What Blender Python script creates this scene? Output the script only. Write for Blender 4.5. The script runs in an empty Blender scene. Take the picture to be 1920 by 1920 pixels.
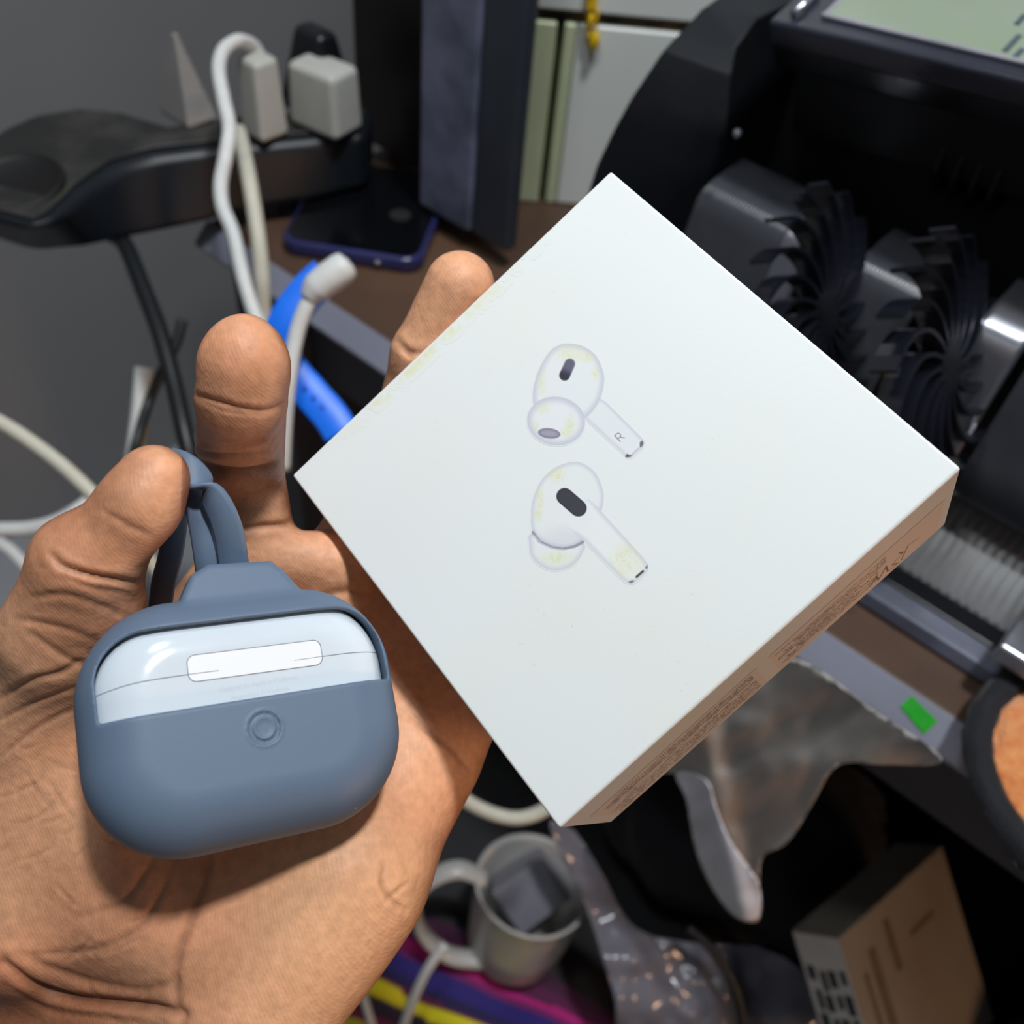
import bpy, math, random
import numpy as np
from mathutils import Vector, Matrix
random.seed(7); np.random.seed(7)
sc = bpy.context.scene
COL = sc.collection

# ------------------------------------------------------------------ camera
F = 1850.0                      # focal length in pixels of the 1920 px frame
CAMH = 1.11                     # camera height above the floor
_d = np.array([-200, 1700, 1850.0]); _d /= np.linalg.norm(_d)
_Z = -_d
_X = -np.array([-3360, -2408, F]); _X /= np.linalg.norm(_X)
_X -= _Z * (_X @ _Z); _X /= np.linalg.norm(_X)
_Y = np.cross(_Z, _X)
W = np.array([_X, _Y, _Z])      # rotates camera axes (right, down, forward) to the room's axes
CAM = np.array([0, 0, CAMH])
cd = bpy.data.cameras.new('camera'); cam = bpy.data.objects.new('camera', cd); COL.objects.link(cam)
cd.sensor_width = 36.0; cd.lens = 36.0 * F / 1920.0; cd.clip_start = 0.02; cd.clip_end = 20
_R = W @ np.diag([1, -1, -1])
cam.matrix_world = Matrix([list(_R[i]) + [CAM[i]] for i in range(3)] + [[0, 0, 0, 1]])
cd.dof.use_dof = True; cd.dof.focus_distance = 0.207; cd.dof.aperture_fstop = cd.lens / 2.35
sc.camera = cam
# ------------------------------------------------------------------ world, lamps, exposure
wd = bpy.data.worlds.new('world'); sc.world = wd; wd.use_nodes = True
wd.node_tree.nodes['Background'].inputs[0].default_value = (0.80, 0.88, 1.0, 1)
wd.node_tree.nodes['Background'].inputs[1].default_value = 0.055
sc.view_settings.view_transform = 'Standard'; sc.view_settings.look = 'None'
sc.view_settings.gamma = 1.0; sc.view_settings.use_curve_mapping = False
sc.view_settings.exposure = 0.0
def area(name, loc, target, size, power, color, shape='DISK'):
    l = bpy.data.lights.new(name, 'AREA'); l.shape = shape; l.size = size; l.energy = power; l.color = color
    o = bpy.data.objects.new(name, l); COL.objects.link(o); o.location = loc
    o.rotation_euler = (Vector(target) - Vector(loc)).to_track_quat('-Z', 'Y').to_euler()
    return o
area('ceiling_lamp', (0.154, 0.244, 2.504), (-0.06, 0.12, 0.93), 0.15, 20.3, (0.95, 0.975, 1.0))
area('front_fill', (0.35, -1.10, 1.95), (-0.30, 0.50, 0.80), 0.5, 1.0, (0.90, 0.95, 1.0))  # unseen fill added behind the camera to lift the background
area('cabinet_fill', (-0.22, 0.17, 1.50), (-0.40, 0.62, 0.80), 0.14, 1.6, (0.92, 0.97, 1.0))  # unseen fill added to brighten cabinet and counter, kept off the hand
area('warm_lamp', (0.80, 0.22, 0.80), (0.0, 0.20, 0.90), 0.16, 2.1, (1.0, 0.58, 0.33))

# ------------------------------------------------------------------ helpers
def ray(px, py): return W @ np.array([(px - 960) / F, (py - 960) / F, 1.0])
def P(px, py, z): return ray(px, py) * z + CAM
def onz(px, py, h): r = ray(px, py); return r * ((h - CAMH) / r[2]) + CAM
def ony(px, py, y): r = ray(px, py); return r * (y / r[1]) + CAM
def onx(px, py, x): r = ray(px, py); return r * (x / r[0]) + CAM
def Q(px, py, z): return np.array([(px - 960) / F * z, (py - 960) / F * z, z])   # camera axes, millimetres
def c2w(p): return (np.asarray(p) / 1000.0) @ W.T + CAM
def topx(p): p = np.asarray(p); return np.stack([960 + F * p[:, 0] / p[:, 2], 960 + F * p[:, 1] / p[:, 2]], 1)
def lin(c):
    c = np.asarray(c, float) / 255.0
    return np.where(c <= 0.04045, c / 12.92, ((c + 0.055) / 1.055) ** 2.4)
def nrm(v): v = np.asarray(v, float); return v / np.linalg.norm(v)

def root_of(o):
    while o.parent: o = o.parent
    return o
def thing(name, label, cat, loc, group=None):
    o = bpy.data.objects.new(name, None); o.empty_display_size = 0.02; COL.objects.link(o)
    o.location = [float(v) for v in loc]; o['label'] = label; o['category'] = cat
    if group: o['group'] = group
    return o
def tag(o, label, cat, group=None):
    o['label'] = label; o['category'] = cat
    if group: o['group'] = group
    return o
def struct(o): o['kind'] = 'structure'; return o
def mesh_obj(name, V, Fc, mat, parent=None, smooth=False, bevel=0.0, seg=2, subsurf=0, label=None, tris=None):
    V = np.asarray(V, float).copy()
    if parent is not None: o0 = np.array(root_of(parent).location)
    else: o0 = np.array([(V[:, 0].min() + V[:, 0].max()) / 2, (V[:, 1].min() + V[:, 1].max()) / 2, V[:, 2].min()])
    V -= o0
    me = bpy.data.meshes.new(name)
    me.from_pydata(V.tolist() if len(V) < 60000 else V, [], Fc if isinstance(Fc, list) else Fc.tolist())
    me.update()
    if smooth: me.polygons.foreach_set('use_smooth', [True] * len(me.polygons))
    me.materials.append(mat)
    o = bpy.data.objects.new(name, me); COL.objects.link(o)
    if parent is not None: o.parent = parent
    else: o.location = o0
    if bevel:
        m = o.modifiers.new('bevel', 'BEVEL'); m.width = bevel; m.segments = seg; m.limit_method = 'ANGLE'; m.angle_limit = 0.6
        if not smooth: me.polygons.foreach_set('use_smooth', [True] * len(me.polygons))
        n = o.modifiers.new('wn', 'WEIGHTED_NORMAL'); n.keep_sharp = True
    if subsurf:
        m = o.modifiers.new('sub', 'SUBSURF'); m.levels = subsurf; m.render_levels = subsurf
    if label: o['label'] = label
    return o
def attr_color(o, name, C):
    C = np.asarray(C, np.float32)
    if C.shape[1] == 3: C = np.concatenate([C, np.ones((len(C), 1), np.float32)], 1)
    a = o.data.attributes.new(name, 'FLOAT_COLOR', 'POINT'); a.data.foreach_set('color', C.ravel())
def attr_float(o, name, A):
    a = o.data.attributes.new(name, 'FLOAT', 'POINT'); a.data.foreach_set('value', np.asarray(A, np.float32).ravel())

def merge(parts):
    V = []; Fc = []; n = 0
    for v, f in parts:
        V.append(np.asarray(v, float)); Fc += [[i + n for i in q] for q in f]; n += len(v)
    return np.concatenate(V), Fc
BOXF = [[0, 3, 2, 1], [4, 5, 6, 7], [0, 1, 5, 4], [1, 2, 6, 5], [2, 3, 7, 6], [3, 0, 4, 7]]
def hexa(b, t):                 # four bottom corners, four top corners
    return np.array(list(b) + list(t), float), [list(q) for q in BOXF]
def abox(x0, x1, y0, y1, z0, z1):
    return hexa([(x0, y0, z0), (x1, y0, z0), (x1, y1, z0), (x0, y1, z0)], [(x0, y0, z1), (x1, y0, z1), (x1, y1, z1), (x0, y1, z1)])
def slab(top, n, t):            # plate: polygon of points pushed along n by t
    top = np.asarray(top, float); n = np.asarray(n, float); k = len(top)
    V = np.concatenate([top, top + n * t])
    Fc = [list(range(k)), list(range(2 * k - 1, k - 1, -1))] + [[i, i + k, (i + 1) % k + k, (i + 1) % k] for i in range(k)]
    return V, Fc
def smooth_path(pts, n=8):
    p = np.asarray(pts, float); out = []
    e = np.concatenate([[2 * p[0] - p[1]], p, [2 * p[-1] - p[-2]]])
    for i in range(1, len(e) - 2):
        for t in np.linspace(0, 1, n, endpoint=False):
            a, b, c, d = e[i - 1], e[i], e[i + 1], e[i + 2]
            out.append(0.5 * (2 * b + (c - a) * t + (2 * a - 5 * b + 4 * c - d) * t * t + (3 * b - a - 3 * c + d) * t ** 3))
    out.append(p[-1]); return np.array(out)
def frames(p):
    T = np.gradient(p, axis=0); T /= np.linalg.norm(T, axis=1)[:, None]
    n = np.cross(T[0], [0.3, 0.2, 0.93]); n /= np.linalg.norm(n); N = [n]
    for i in range(1, len(p)):
        n = N[-1] - T[i] * (N[-1] @ T[i]); N.append(n / np.linalg.norm(n))
    return T, np.array(N)
def tube(pts, r, k=12, n=8):
    p = smooth_path(pts, n) if n else np.asarray(pts, float); T, N = frames(p); B = np.cross(T, N)
    rr = np.interp(np.linspace(0, 1, len(p)), np.linspace(0, 1, len(np.atleast_1d(r))), np.atleast_1d(r)) if np.ndim(r) else np.full(len(p), r)
    V = []; Fc = []
    for i in range(len(p)):
        for j in range(k):
            a = 2 * math.pi * j / k; V.append(p[i] + rr[i] * (math.cos(a) * N[i] + math.sin(a) * B[i]))
    for i in range(len(p) - 1):
        for j in range(k): Fc.append([i * k + j, i * k + (j + 1) % k, (i + 1) * k + (j + 1) % k, (i + 1) * k + j])
    Fc.append(list(range(k))[::-1]); Fc.append([(len(p) - 1) * k + j for j in range(k)])
    return np.array(V), Fc
def band(pts, wdir, wid, th, n=8, corner=0.3):   # flat strap with rounded section, its width along wdir
    p = smooth_path(pts, n) if n else np.asarray(pts, float); T = np.gradient(p, axis=0); T /= np.linalg.norm(T, axis=1)[:, None]
    wd_ = np.asarray(wdir, float)
    if wd_.ndim == 1: wd_ = np.repeat(wd_[None], len(p), 0)
    else:
        wd_ = np.stack([np.interp(np.linspace(0, 1, len(p)), np.linspace(0, 1, len(wd_)), wd_[:, i]) for i in range(3)], 1)
    wd_ = wd_ - T * np.sum(wd_ * T, 1)[:, None]; wd_ /= np.linalg.norm(wd_, axis=1)[:, None]
    N = np.cross(T, wd_); c = corner * th
    a, b = wid / 2, th / 2
    prof = [(-a + c, -b), (a - c, -b), (a, -b + c), (a, b - c), (a - c, b), (-a + c, b), (-a, b - c), (-a, -b + c)]
    k = 8; V = []; Fc = []
    for i in range(len(p)):
        for (u, v) in prof: V.append(p[i] + wd_[i] * u + N[i] * v)
    for i in range(len(p) - 1):
        for j in range(k): Fc.append([i * k + j, i * k + (j + 1) % k, (i + 1) * k + (j + 1) % k, (i + 1) * k + j])
    Fc.append(list(range(k))[::-1]); Fc.append([(len(p) - 1) * k + j for j in range(k)])
    return np.array(V), Fc
def lathe(prof, c, ax, k=48):   # profile of (radius, height along axis)
    ax = nrm(ax); n = nrm(np.cross(ax, [0.31, 0.9, 0.2])); b = np.cross(ax, n); V = []; Fc = []
    for r, h in prof:
        for j in range(k):
            a = 2 * math.pi * j / k; V.append(np.asarray(c) + ax * h + r * (math.cos(a) * n + math.sin(a) * b))
    for i in range(len(prof) - 1):
        for j in range(k): Fc.append([i * k + j, i * k + (j + 1) % k, (i + 1) * k + (j + 1) % k, (i + 1) * k + j])
    if prof[0][0] > 1e-6: Fc.append(list(range(k))[::-1])
    if prof[-1][0] > 1e-6: Fc.append([(len(prof) - 1) * k + j for j in range(k)])
    return np.array(V), Fc
def grid_faces(nu, nv):
    i, j = np.meshgrid(np.arange(nu - 1), np.arange(nv - 1), indexing='ij'); a = i * nv + j
    return np.stack([a, a + nv, a + nv + 1, a + 1], -1).reshape(-1, 4)

# signed distance tools (millimetres, camera axes)
def surf_net(fn, lo, hi, h, iters=3):
    lo = np.asarray(lo, float); hi = np.asarray(hi, float)
    n = np.ceil((hi - lo) / h).astype(int) + 1
    ax = [lo[i] + h * np.arange(n[i]) for i in range(3)]
    G = np.empty(n, np.float32)
    for i0 in range(0, n[0], 16):
        X, Y, Z = np.meshgrid(ax[0][i0:i0 + 16], ax[1], ax[2], indexing='ij')
        G[i0:i0 + 16] = fn(np.stack([X, Y, Z], -1).reshape(-1, 3)).reshape(X.shape)
    S = G < 0
    c = np.zeros(n - 1, np.int8)
    for a in (0, 1):
        for b in (0, 1):
            for d in (0, 1): c += S[a:n[0] - 1 + a, b:n[1] - 1 + b, d:n[2] - 1 + d]
    act = (c > 0) & (c < 8); idx = np.full(n - 1, -1, np.int64); cells = np.argwhere(act); idx[act] = np.arange(len(cells))
    acc = np.zeros((len(cells), 3)); cnt = np.zeros(len(cells))
    cor = [(a, b, d) for a in (0, 1) for b in (0, 1) for d in (0, 1)]
    for p in cor:
        for q in cor:
            df = np.array(q) - np.array(p)
            if df.sum() != 1 or df.min() < 0: continue
            gp = G[cells[:, 0] + p[0], cells[:, 1] + p[1], cells[:, 2] + p[2]]; gq = G[cells[:, 0] + q[0], cells[:, 1] + q[1], cells[:, 2] + q[2]]
            m = (gp < 0) != (gq < 0); t = gp[m] / (gp[m] - gq[m])
            acc[m] += np.array(p) + t[:, None] * df; cnt[m] += 1
    V = lo + h * (cells + acc / cnt[:, None])
    quads = []
    for axi in range(3):
        u, v = (axi + 1) % 3, (axi + 2) % 3
        sl0 = [slice(None)] * 3; sl1 = [slice(None)] * 3; sl0[axi] = slice(0, -1); sl1[axi] = slice(1, None)
        A = S[tuple(sl0)]; B = S[tuple(sl1)]; e = np.argwhere(A != B)
        ok = (e[:, u] > 0) & (e[:, v] > 0) & (e[:, u] < n[u] - 1) & (e[:, v] < n[v] - 1); e = e[ok]
        def cell(du, dv):
            k = e.copy(); k[:, u] += du; k[:, v] += dv; return idx[k[:, 0], k[:, 1], k[:, 2]]
        q = np.stack([cell(-1, -1), cell(0, -1), cell(0, 0), cell(-1, 0)], 1)
        fl = ~A[e[:, 0], e[:, 1], e[:, 2]]; q[fl] = q[fl][:, ::-1]; quads.append(q)
    Q4 = np.concatenate(quads)
    for _ in range(iters): V = project(fn, V, 0.4 * h)
    return V, Q4
def sdf_grad(fn, V, e=0.05):
    return np.stack([fn(V + d) - fn(V - d) for d in np.eye(3) * e], 1) / (2 * e)
def project(fn, V, lim):
    g = sdf_grad(fn, V); s = -fn(V)[:, None] * g / np.maximum((g * g).sum(1), 0.05)[:, None]
    l = np.linalg.norm(s, axis=1)[:, None]; return V + s * np.minimum(1, lim / np.maximum(l, 1e-9))
def subdivide(V, Q4):
    E = np.concatenate([Q4[:, [i, (i + 1) % 4]] for i in range(4)]); E.sort(axis=1)
    key = E[:, 0] * len(V) + E[:, 1]; uq, inv = np.unique(key, return_inverse=True); inv = inv.reshape(4, -1)
    a, b = uq // len(V), uq % len(V); n = len(V); V2 = np.concatenate([V, (V[a] + V[b]) / 2, V[Q4].mean(1)])
    m = n + inv; ctr = n + len(uq) + np.arange(len(Q4))
    Fn = np.concatenate([np.stack([Q4[:, i], m[i], ctr, m[(i - 1) % 4]], 1) for i in range(4)]); return V2, Fn
def cone(p, a, b, ra, rb):
    d = b - a; t = np.clip(((p - a) @ d) / (d @ d), 0, 1)
    return np.linalg.norm(p - a - t[:, None] * d, axis=1) - (ra + (rb - ra) * t)
def ell(p, c, axes, r):         # ellipsoid, axes are rows
    q = (p - c) @ np.asarray(axes).T / np.asarray(r); k = np.linalg.norm(q, axis=1)
    k2 = np.linalg.norm(q / np.asarray(r), axis=1); return k * (k - 1) / np.maximum(k2, 1e-6)
def smin(a, b, k): h = np.maximum(k - np.abs(a - b), 0) / k; return np.minimum(a, b) - h * h * k * 0.25
def smax(a, b, k): return -smin(-a, -b, k)
def rbox2(u, v, hu, hv, r):
    qx = np.abs(u) - hu + r; qy = np.abs(v) - hv + r
    return np.hypot(np.maximum(qx, 0), np.maximum(qy, 0)) + np.minimum(np.maximum(qx, qy), 0) - r
def seg_dist(p, poly):          # distance of 2-D points to a polyline, and place along it
    best = np.full(len(p), 1e9); along = np.zeros(len(p)); poly = np.asarray(poly, float)
    for i in range(len(poly) - 1):
        a, b = poly[i], poly[i + 1]; d = b - a; t = np.clip(((p - a) @ d) / (d @ d), 0, 1)
        q = np.hypot(*(p - a - t[:, None] * d).T); m = q < best; best[m] = q[m]; along[m] = (i + t[m]) / (len(poly) - 1)
    return best, along

# ------------------------------------------------------------------ materials
def new_mat(name):
    m = bpy.data.materials.new(name); m.use_nodes = True; nt = m.node_tree
    return m, nt, nt.nodes['Principled BSDF']
def nd(nt, typ, **kw):
    n = nt.nodes.new(typ)
    for k, v in kw.items(): setattr(n, k, v)
    return n
def mat(name, c, rough=0.5, metal=0.0, var=0.12, scale=60, bump=0.0, bscale=None, c2=None, coat=0.0, sheen=0.0, spec=0.5, trans=0.0, alpha=1.0, thresh=None, emit=None):
    """procedural surface: base colour broken up by noise, optional second colour in patches, fine bump"""
    m, nt, b = new_mat(name); L = nt.links; c = lin(c)
    tc = nd(nt, 'ShaderNodeTexCoord'); nz = nd(nt, 'ShaderNodeTexNoise'); nz.inputs['Scale'].default_value = scale; nz.inputs['Detail'].default_value = 5
    L.new(tc.outputs['Object'], nz.inputs['Vector'])
    mx = nd(nt, 'ShaderNodeMix', data_type='RGBA')
    a = c * (1 - var) if c2 is None else c; bb = np.minimum(c * (1 + var), 1) if c2 is None else lin(c2)
    mx.inputs[6].default_value = (*a, 1); mx.inputs[7].default_value = (*bb, 1)
    rp = nd(nt, 'ShaderNodeMapRange'); lo, hi = thresh or (0.3, 0.7)
    rp.inputs[1].default_value = lo; rp.inputs[2].default_value = hi
    L.new(nz.outputs['Fac'], rp.inputs[0]); L.new(rp.outputs[0], mx.inputs[0]); L.new(mx.outputs[2], b.inputs['Base Color'])
    b.inputs['Roughness'].default_value = rough; b.inputs['Metallic'].default_value = metal
    b.inputs['Coat Weight'].default_value = coat; b.inputs['Sheen Weight'].default_value = sheen
    b.inputs['Specular IOR Level'].default_value = spec; b.inputs['Transmission Weight'].default_value = trans; b.inputs['Alpha'].default_value = alpha
    if bump:
        n2 = nd(nt, 'ShaderNodeTexNoise'); n2.inputs['Scale'].default_value = bscale or scale * 8; n2.inputs['Detail'].default_value = 4
        L.new(tc.outputs['Object'], n2.inputs['Vector']); bp = nd(nt, 'ShaderNodeBump'); bp.inputs['Strength'].default_value = bump; bp.inputs['Distance'].default_value = 0.002
        L.new(n2.outputs['Fac'], bp.inputs['Height']); L.new(bp.outputs['Normal'], b.inputs['Normal'])
    if emit:
        L.new(mx.outputs[2], b.inputs['Emission Color']); b.inputs['Emission Strength'].default_value = emit
    return m
# ------------------------------------------------------------------ the white product box (millimetres, camera axes)
_bc = [(1143, 318), (1800, 875), (1050, 1557), (548, 893)]
_r = [np.array([(x - 960) / F, (y - 960) / F, 1.0]) for x, y in _bc]
_z = np.linalg.solve(np.array([_r[0], -_r[1], -_r[3]]).T, -_r[2])
bA, bB, bC, bD = _z[0] * _r[0], _z[1] * _r[1], _r[2], _z[2] * _r[3]
_k = 103.0 / np.linalg.norm(bB - bA); bA, bB, bC, bD = [p * _k for p in (bA, bB, bC, bD)]
bN = nrm(np.cross(bB - bA, bD - bA)); bDEPTH = 42.0
bE1 = nrm((bB - bA) + (bC - bD)); bE2 = nrm(np.cross(bN, bE1))
BC0 = (bA + bB + bC + bD) / 4; BHW = 51.5; BHH = np.linalg.norm(bC - bB) / 2
bA, bB, bC, bD = [BC0 + a * BHW * bE1 + b * BHH * bE2 for a, b in ((-1, -1), (1, -1), (1, 1), (-1, 1))]
def on_plane(px, py, p0, n):
    r = np.stack([(px - 960) / F, (py - 960) / F, np.ones_like(px)], -1); return r * ((p0 @ n) / (r @ n))[..., None]
def sd_box(p):
    q = np.stack([np.abs((p - BC0) @ bE1) - BHW, np.abs((p - BC0) @ bE2) - BHH, np.abs((p - BC0) @ bN - bDEPTH / 2) - bDEPTH / 2], 1)
    return np.linalg.norm(np.maximum(q, 0), axis=1) + np.minimum(q.max(1), 0)

def white_card(name, extra=None):
    """white coated card: faint yellow handling stains and specks; optional printed colour from a vertex attribute"""
    m, nt, b = new_mat(name); L = nt.links
    tc = nd(nt, 'ShaderNodeTexCoord')
    n1 = nd(nt, 'ShaderNodeTexNoise'); n1.inputs['Scale'].default_value = 26; n1.inputs['Detail'].default_value = 6
    n2 = nd(nt, 'ShaderNodeTexNoise'); n2.inputs['Scale'].default_value = 900; n2.inputs['Detail'].default_value = 2
    L.new(tc.outputs['Object'], n1.inputs['Vector']); L.new(tc.outputs['Object'], n2.inputs['Vector'])
    r1 = nd(nt, 'ShaderNodeMapRange'); r1.inputs[1].default_value = 0.48; r1.inputs[2].default_value = 0.75; L.new(n1.outputs['Fac'], r1.inputs[0])
    r2 = nd(nt, 'ShaderNodeMapRange'); r2.inputs[1].default_value = 0.70; r2.inputs[2].default_value = 0.76; L.new(n2.outputs['Fac'], r2.inputs[0])
    mx = nd(nt, 'ShaderNodeMix', data_type='RGBA'); mx.inputs[6].default_value = (*CARD, 1); mx.inputs[7].default_value = (*(CARD * [1.0, 0.985, 0.93]), 1)
    L.new(r1.outputs[0], mx.inputs[0])
    sp = nd(nt, 'ShaderNodeMix', data_type='RGBA'); sp.inputs[7].default_value = (*(CARD * [0.80, 0.80, 0.74]), 1)
    L.new(mx.outputs[2], sp.inputs[6])
    ml = nd(nt, 'ShaderNodeMath', operation='MULTIPLY'); L.new(r1.outputs[0], ml.inputs[0]); L.new(r2.outputs[0], ml.inputs[1]); L.new(ml.outputs[0], sp.inputs[0])
    out = sp.outputs[2]
    if extra:
        at = nd(nt, 'ShaderNodeAttribute', attribute_name=extra); x = nd(nt, 'ShaderNodeMix', data_type='RGBA')
        L.new(at.outputs['Alpha'], x.inputs[0]); L.new(out, x.inputs[6]); L.new(at.outputs['Color'], x.inputs[7]); out = x.outputs[2]
    L.new(out, b.inputs['Base Color']); b.inputs['Roughness'].default_value = 0.42; b.inputs['Specular IOR Level'].default_value = 0.35
    bp = nd(nt, 'ShaderNodeBump'); bp.inputs['Strength'].default_value = 0.05; bp.inputs['Distance'].default_value = 0.0004
    L.new(n2.outputs['Fac'], bp.inputs['Height']); L.new(bp.outputs['Normal'], b.inputs['Normal'])
    return m
CARD = np.array([0.80, 0.83, 0.82])
M_card = white_card('white_card'); M_print = white_card('printed_card', 'ink')
def inside(p, poly):
    c = np.zeros(len(p), bool); n = len(poly)
    for i in range(n):
        (x1, y1), (x2, y2) = poly[i], poly[(i + 1) % n]
        if y1 == y2: continue
        m = ((y1 > p[:, 1]) != (y2 > p[:, 1])) & (p[:, 0] < (x2 - x1) * (p[:, 1] - y1) / (y2 - y1) + x1); c ^= m
    return c
def closed(poly, n=5):
    p = np.asarray(poly, float); q = np.concatenate([p[-2:], p, p[:3]]); s = smooth_path(q, n); return s[2 * n:(2 + len(p)) * n]
def sstep(a, b, x): t = np.clip((x - a) / (b - a), 0, 1); return t * t * (3 - 2 * t)
def value_noise(p, s, seed):
    q = np.asarray(p) / s; i = np.floor(q).astype(np.int64); f = q - i; f = f * f * (3 - 2 * f)
    def hsh(a, b): return ((np.sin(a * 127.1 + b * 311.7 + seed * 74.7) * 43758.5453) % 1.0)
    return (hsh(i[:, 0], i[:, 1]) * (1 - f[:, 0]) + hsh(i[:, 0] + 1, i[:, 1]) * f[:, 0]) * (1 - f[:, 1]) + (hsh(i[:, 0], i[:, 1] + 1) * (1 - f[:, 0]) + hsh(i[:, 0] + 1, i[:, 1] + 1) * f[:, 0]) * f[:, 1]
class Ink:                       # a printed picture: layers of flat shapes with printed tone, in print coordinates
    def __init__(s, p): s.p = p; s.c = np.tile(np.array([226., 234., 238.]), (len(p), 1)); s.a = np.zeros(len(p))
    def poly(s, poly, mid, edge, w, aa=1.2, grad=None):
        poly = np.asarray(poly, float); d, _ = seg_dist(s.p, np.concatenate([poly, poly[:1]])); sd = np.where(inside(s.p, poly), d, -d)
        al = sstep(-aa, aa, sd); k = sstep(0, w, sd)[:, None]; col = np.asarray(edge, float) * (1 - k) + np.asarray(mid, float) * k
        if grad is not None:
            g = sstep(grad[2], grad[3], s.p @ np.asarray(grad[0], float))[:, None]; col = col * (1 - g) + col * np.asarray(grad[1]) * g
        s.put(col, al)
    def stroke(s, pts, r, col, aa=1.0): d, _ = seg_dist(s.p, pts); s.put(np.asarray(col, float), sstep(aa, -aa, d - r))
    def put(s, col, al): s.c = s.c * (1 - al[:, None]) + col * al[:, None]; s.a = np.maximum(s.a, al)
    def stain(s, c, r, seed):
        d = np.hypot((s.p[:, 0] - c[0]) / r[0], (s.p[:, 1] - c[1]) / r[1]); n = value_noise(s.p, 4.0, seed) * 0.6 + value_noise(s.p, 1.6, seed + 3) * 0.4
        al = sstep(1.25, 0.2, d) * (sstep(0.45, 0.75, n) * 0.34 + 0.16) * (s.a > 0.5); s.c = s.c * (1 - al[:, None]) + np.array([208, 214, 140.]) * al[:, None]
def zz(pts): return [(920 + x * 0.2865, 600 + y * 0.2865) for x, y in pts]
def capsule(a, b, r, n=10):
    a = np.array(a, float); b = np.array(b, float); t = math.atan2(*(b - a)[::-1]); o = []
    for c, s0 in ((b, t - math.pi / 2), (a, t + math.pi / 2)):
        for k in range(n + 1): o.append(c + r * np.array([math.cos(s0 + math.pi * k / n), math.sin(s0 + math.pi * k / n)]))
    return np.array(o)
def oval(c, rx, ry, ang, n=40):
    t = np.linspace(0, 2 * math.pi, n, endpoint=False); ca, sa = math.cos(ang), math.sin(ang)
    return np.stack([c[0] + rx * np.cos(t) * ca - ry * np.sin(t) * sa, c[1] + rx * np.cos(t) * sa + ry * np.sin(t) * ca], 1)
def ink_right(k):
    k.poly(zz([(700, 500), (760, 540), (995, 775), (1010, 800), (1000, 835), (920, 905), (885, 900), (860, 870), (610, 640)]), (219, 229, 231), (198, 207, 216), 9, grad=((-.72, .70), (.93, .93, .95), -35, -5))
    k.poly([(1199.5, 830), (1203.5, 826), (1206.8, 830.5), (1204.5, 836), (1200, 839)], (110, 116, 122), (84, 88, 94), 2)
    k.poly([(1171, 856), (1176, 850.5), (1180, 853), (1186, 853), (1182, 857), (1174, 858.5)], (84, 90, 98), (120, 124, 132), 2)
    k.stroke([(1184, 853), (1190, 847), (1198, 840)], 0.8, (176, 180, 192), 0.9)
    for s in ([(245, 520), (440, 722)], [(245, 520), (300, 455), (350, 427), (410, 432), (450, 475), (455, 530), (430, 580), (385, 600), (345, 630)], [(428, 578), (500, 585), (590, 590)]): k.stroke([(1140 + x / 19.2, 790 + y / 19.2) for x, y in s], 0.85, (128, 132, 142), 0.8)
    k.poly(closed(zz([(500, 152), (600, 168), (690, 232), (738, 340), (742, 420), (715, 520), (650, 615), (560, 660), (400, 640), (290, 570), (274, 500), (285, 410), (320, 310), (380, 210), (440, 165)])), (220, 230, 231), (194, 203, 213), 15)
    k.stain(zz([(520, 215)])[0], (32, 22), 3); k.stain(zz([(335, 400)])[0], (10, 30), 5); k.stain(zz([(685, 350)])[0], (9, 18), 6); k.stain(zz([(640, 240)])[0], (14, 14), 9)
    k.poly(capsule(zz([(518, 287)])[0], zz([(484, 362)])[0], 10.2), (52, 54, 66), (70, 72, 84), 3, grad=((.42, -.90), (1.9, 1.85, 1.8), -190, -172))
    k.poly(oval(zz([(428, 662)])[0], 55, 46, 0.12), (221, 230, 232), (192, 201, 212), 17)
    k.stain(zz([(340, 580)])[0], (16, 12), 11); k.stain(zz([(520, 690)])[0], (12, 24), 12); k.stain(zz([(480, 740)])[0], (12, 9), 14); k.stain(zz([(295, 690)])[0], (8, 10), 15)
    k.poly(oval(zz([(383, 742)])[0], 21, 9.6, 0.12), (158, 158, 176), (128, 128, 146), 7)
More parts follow.
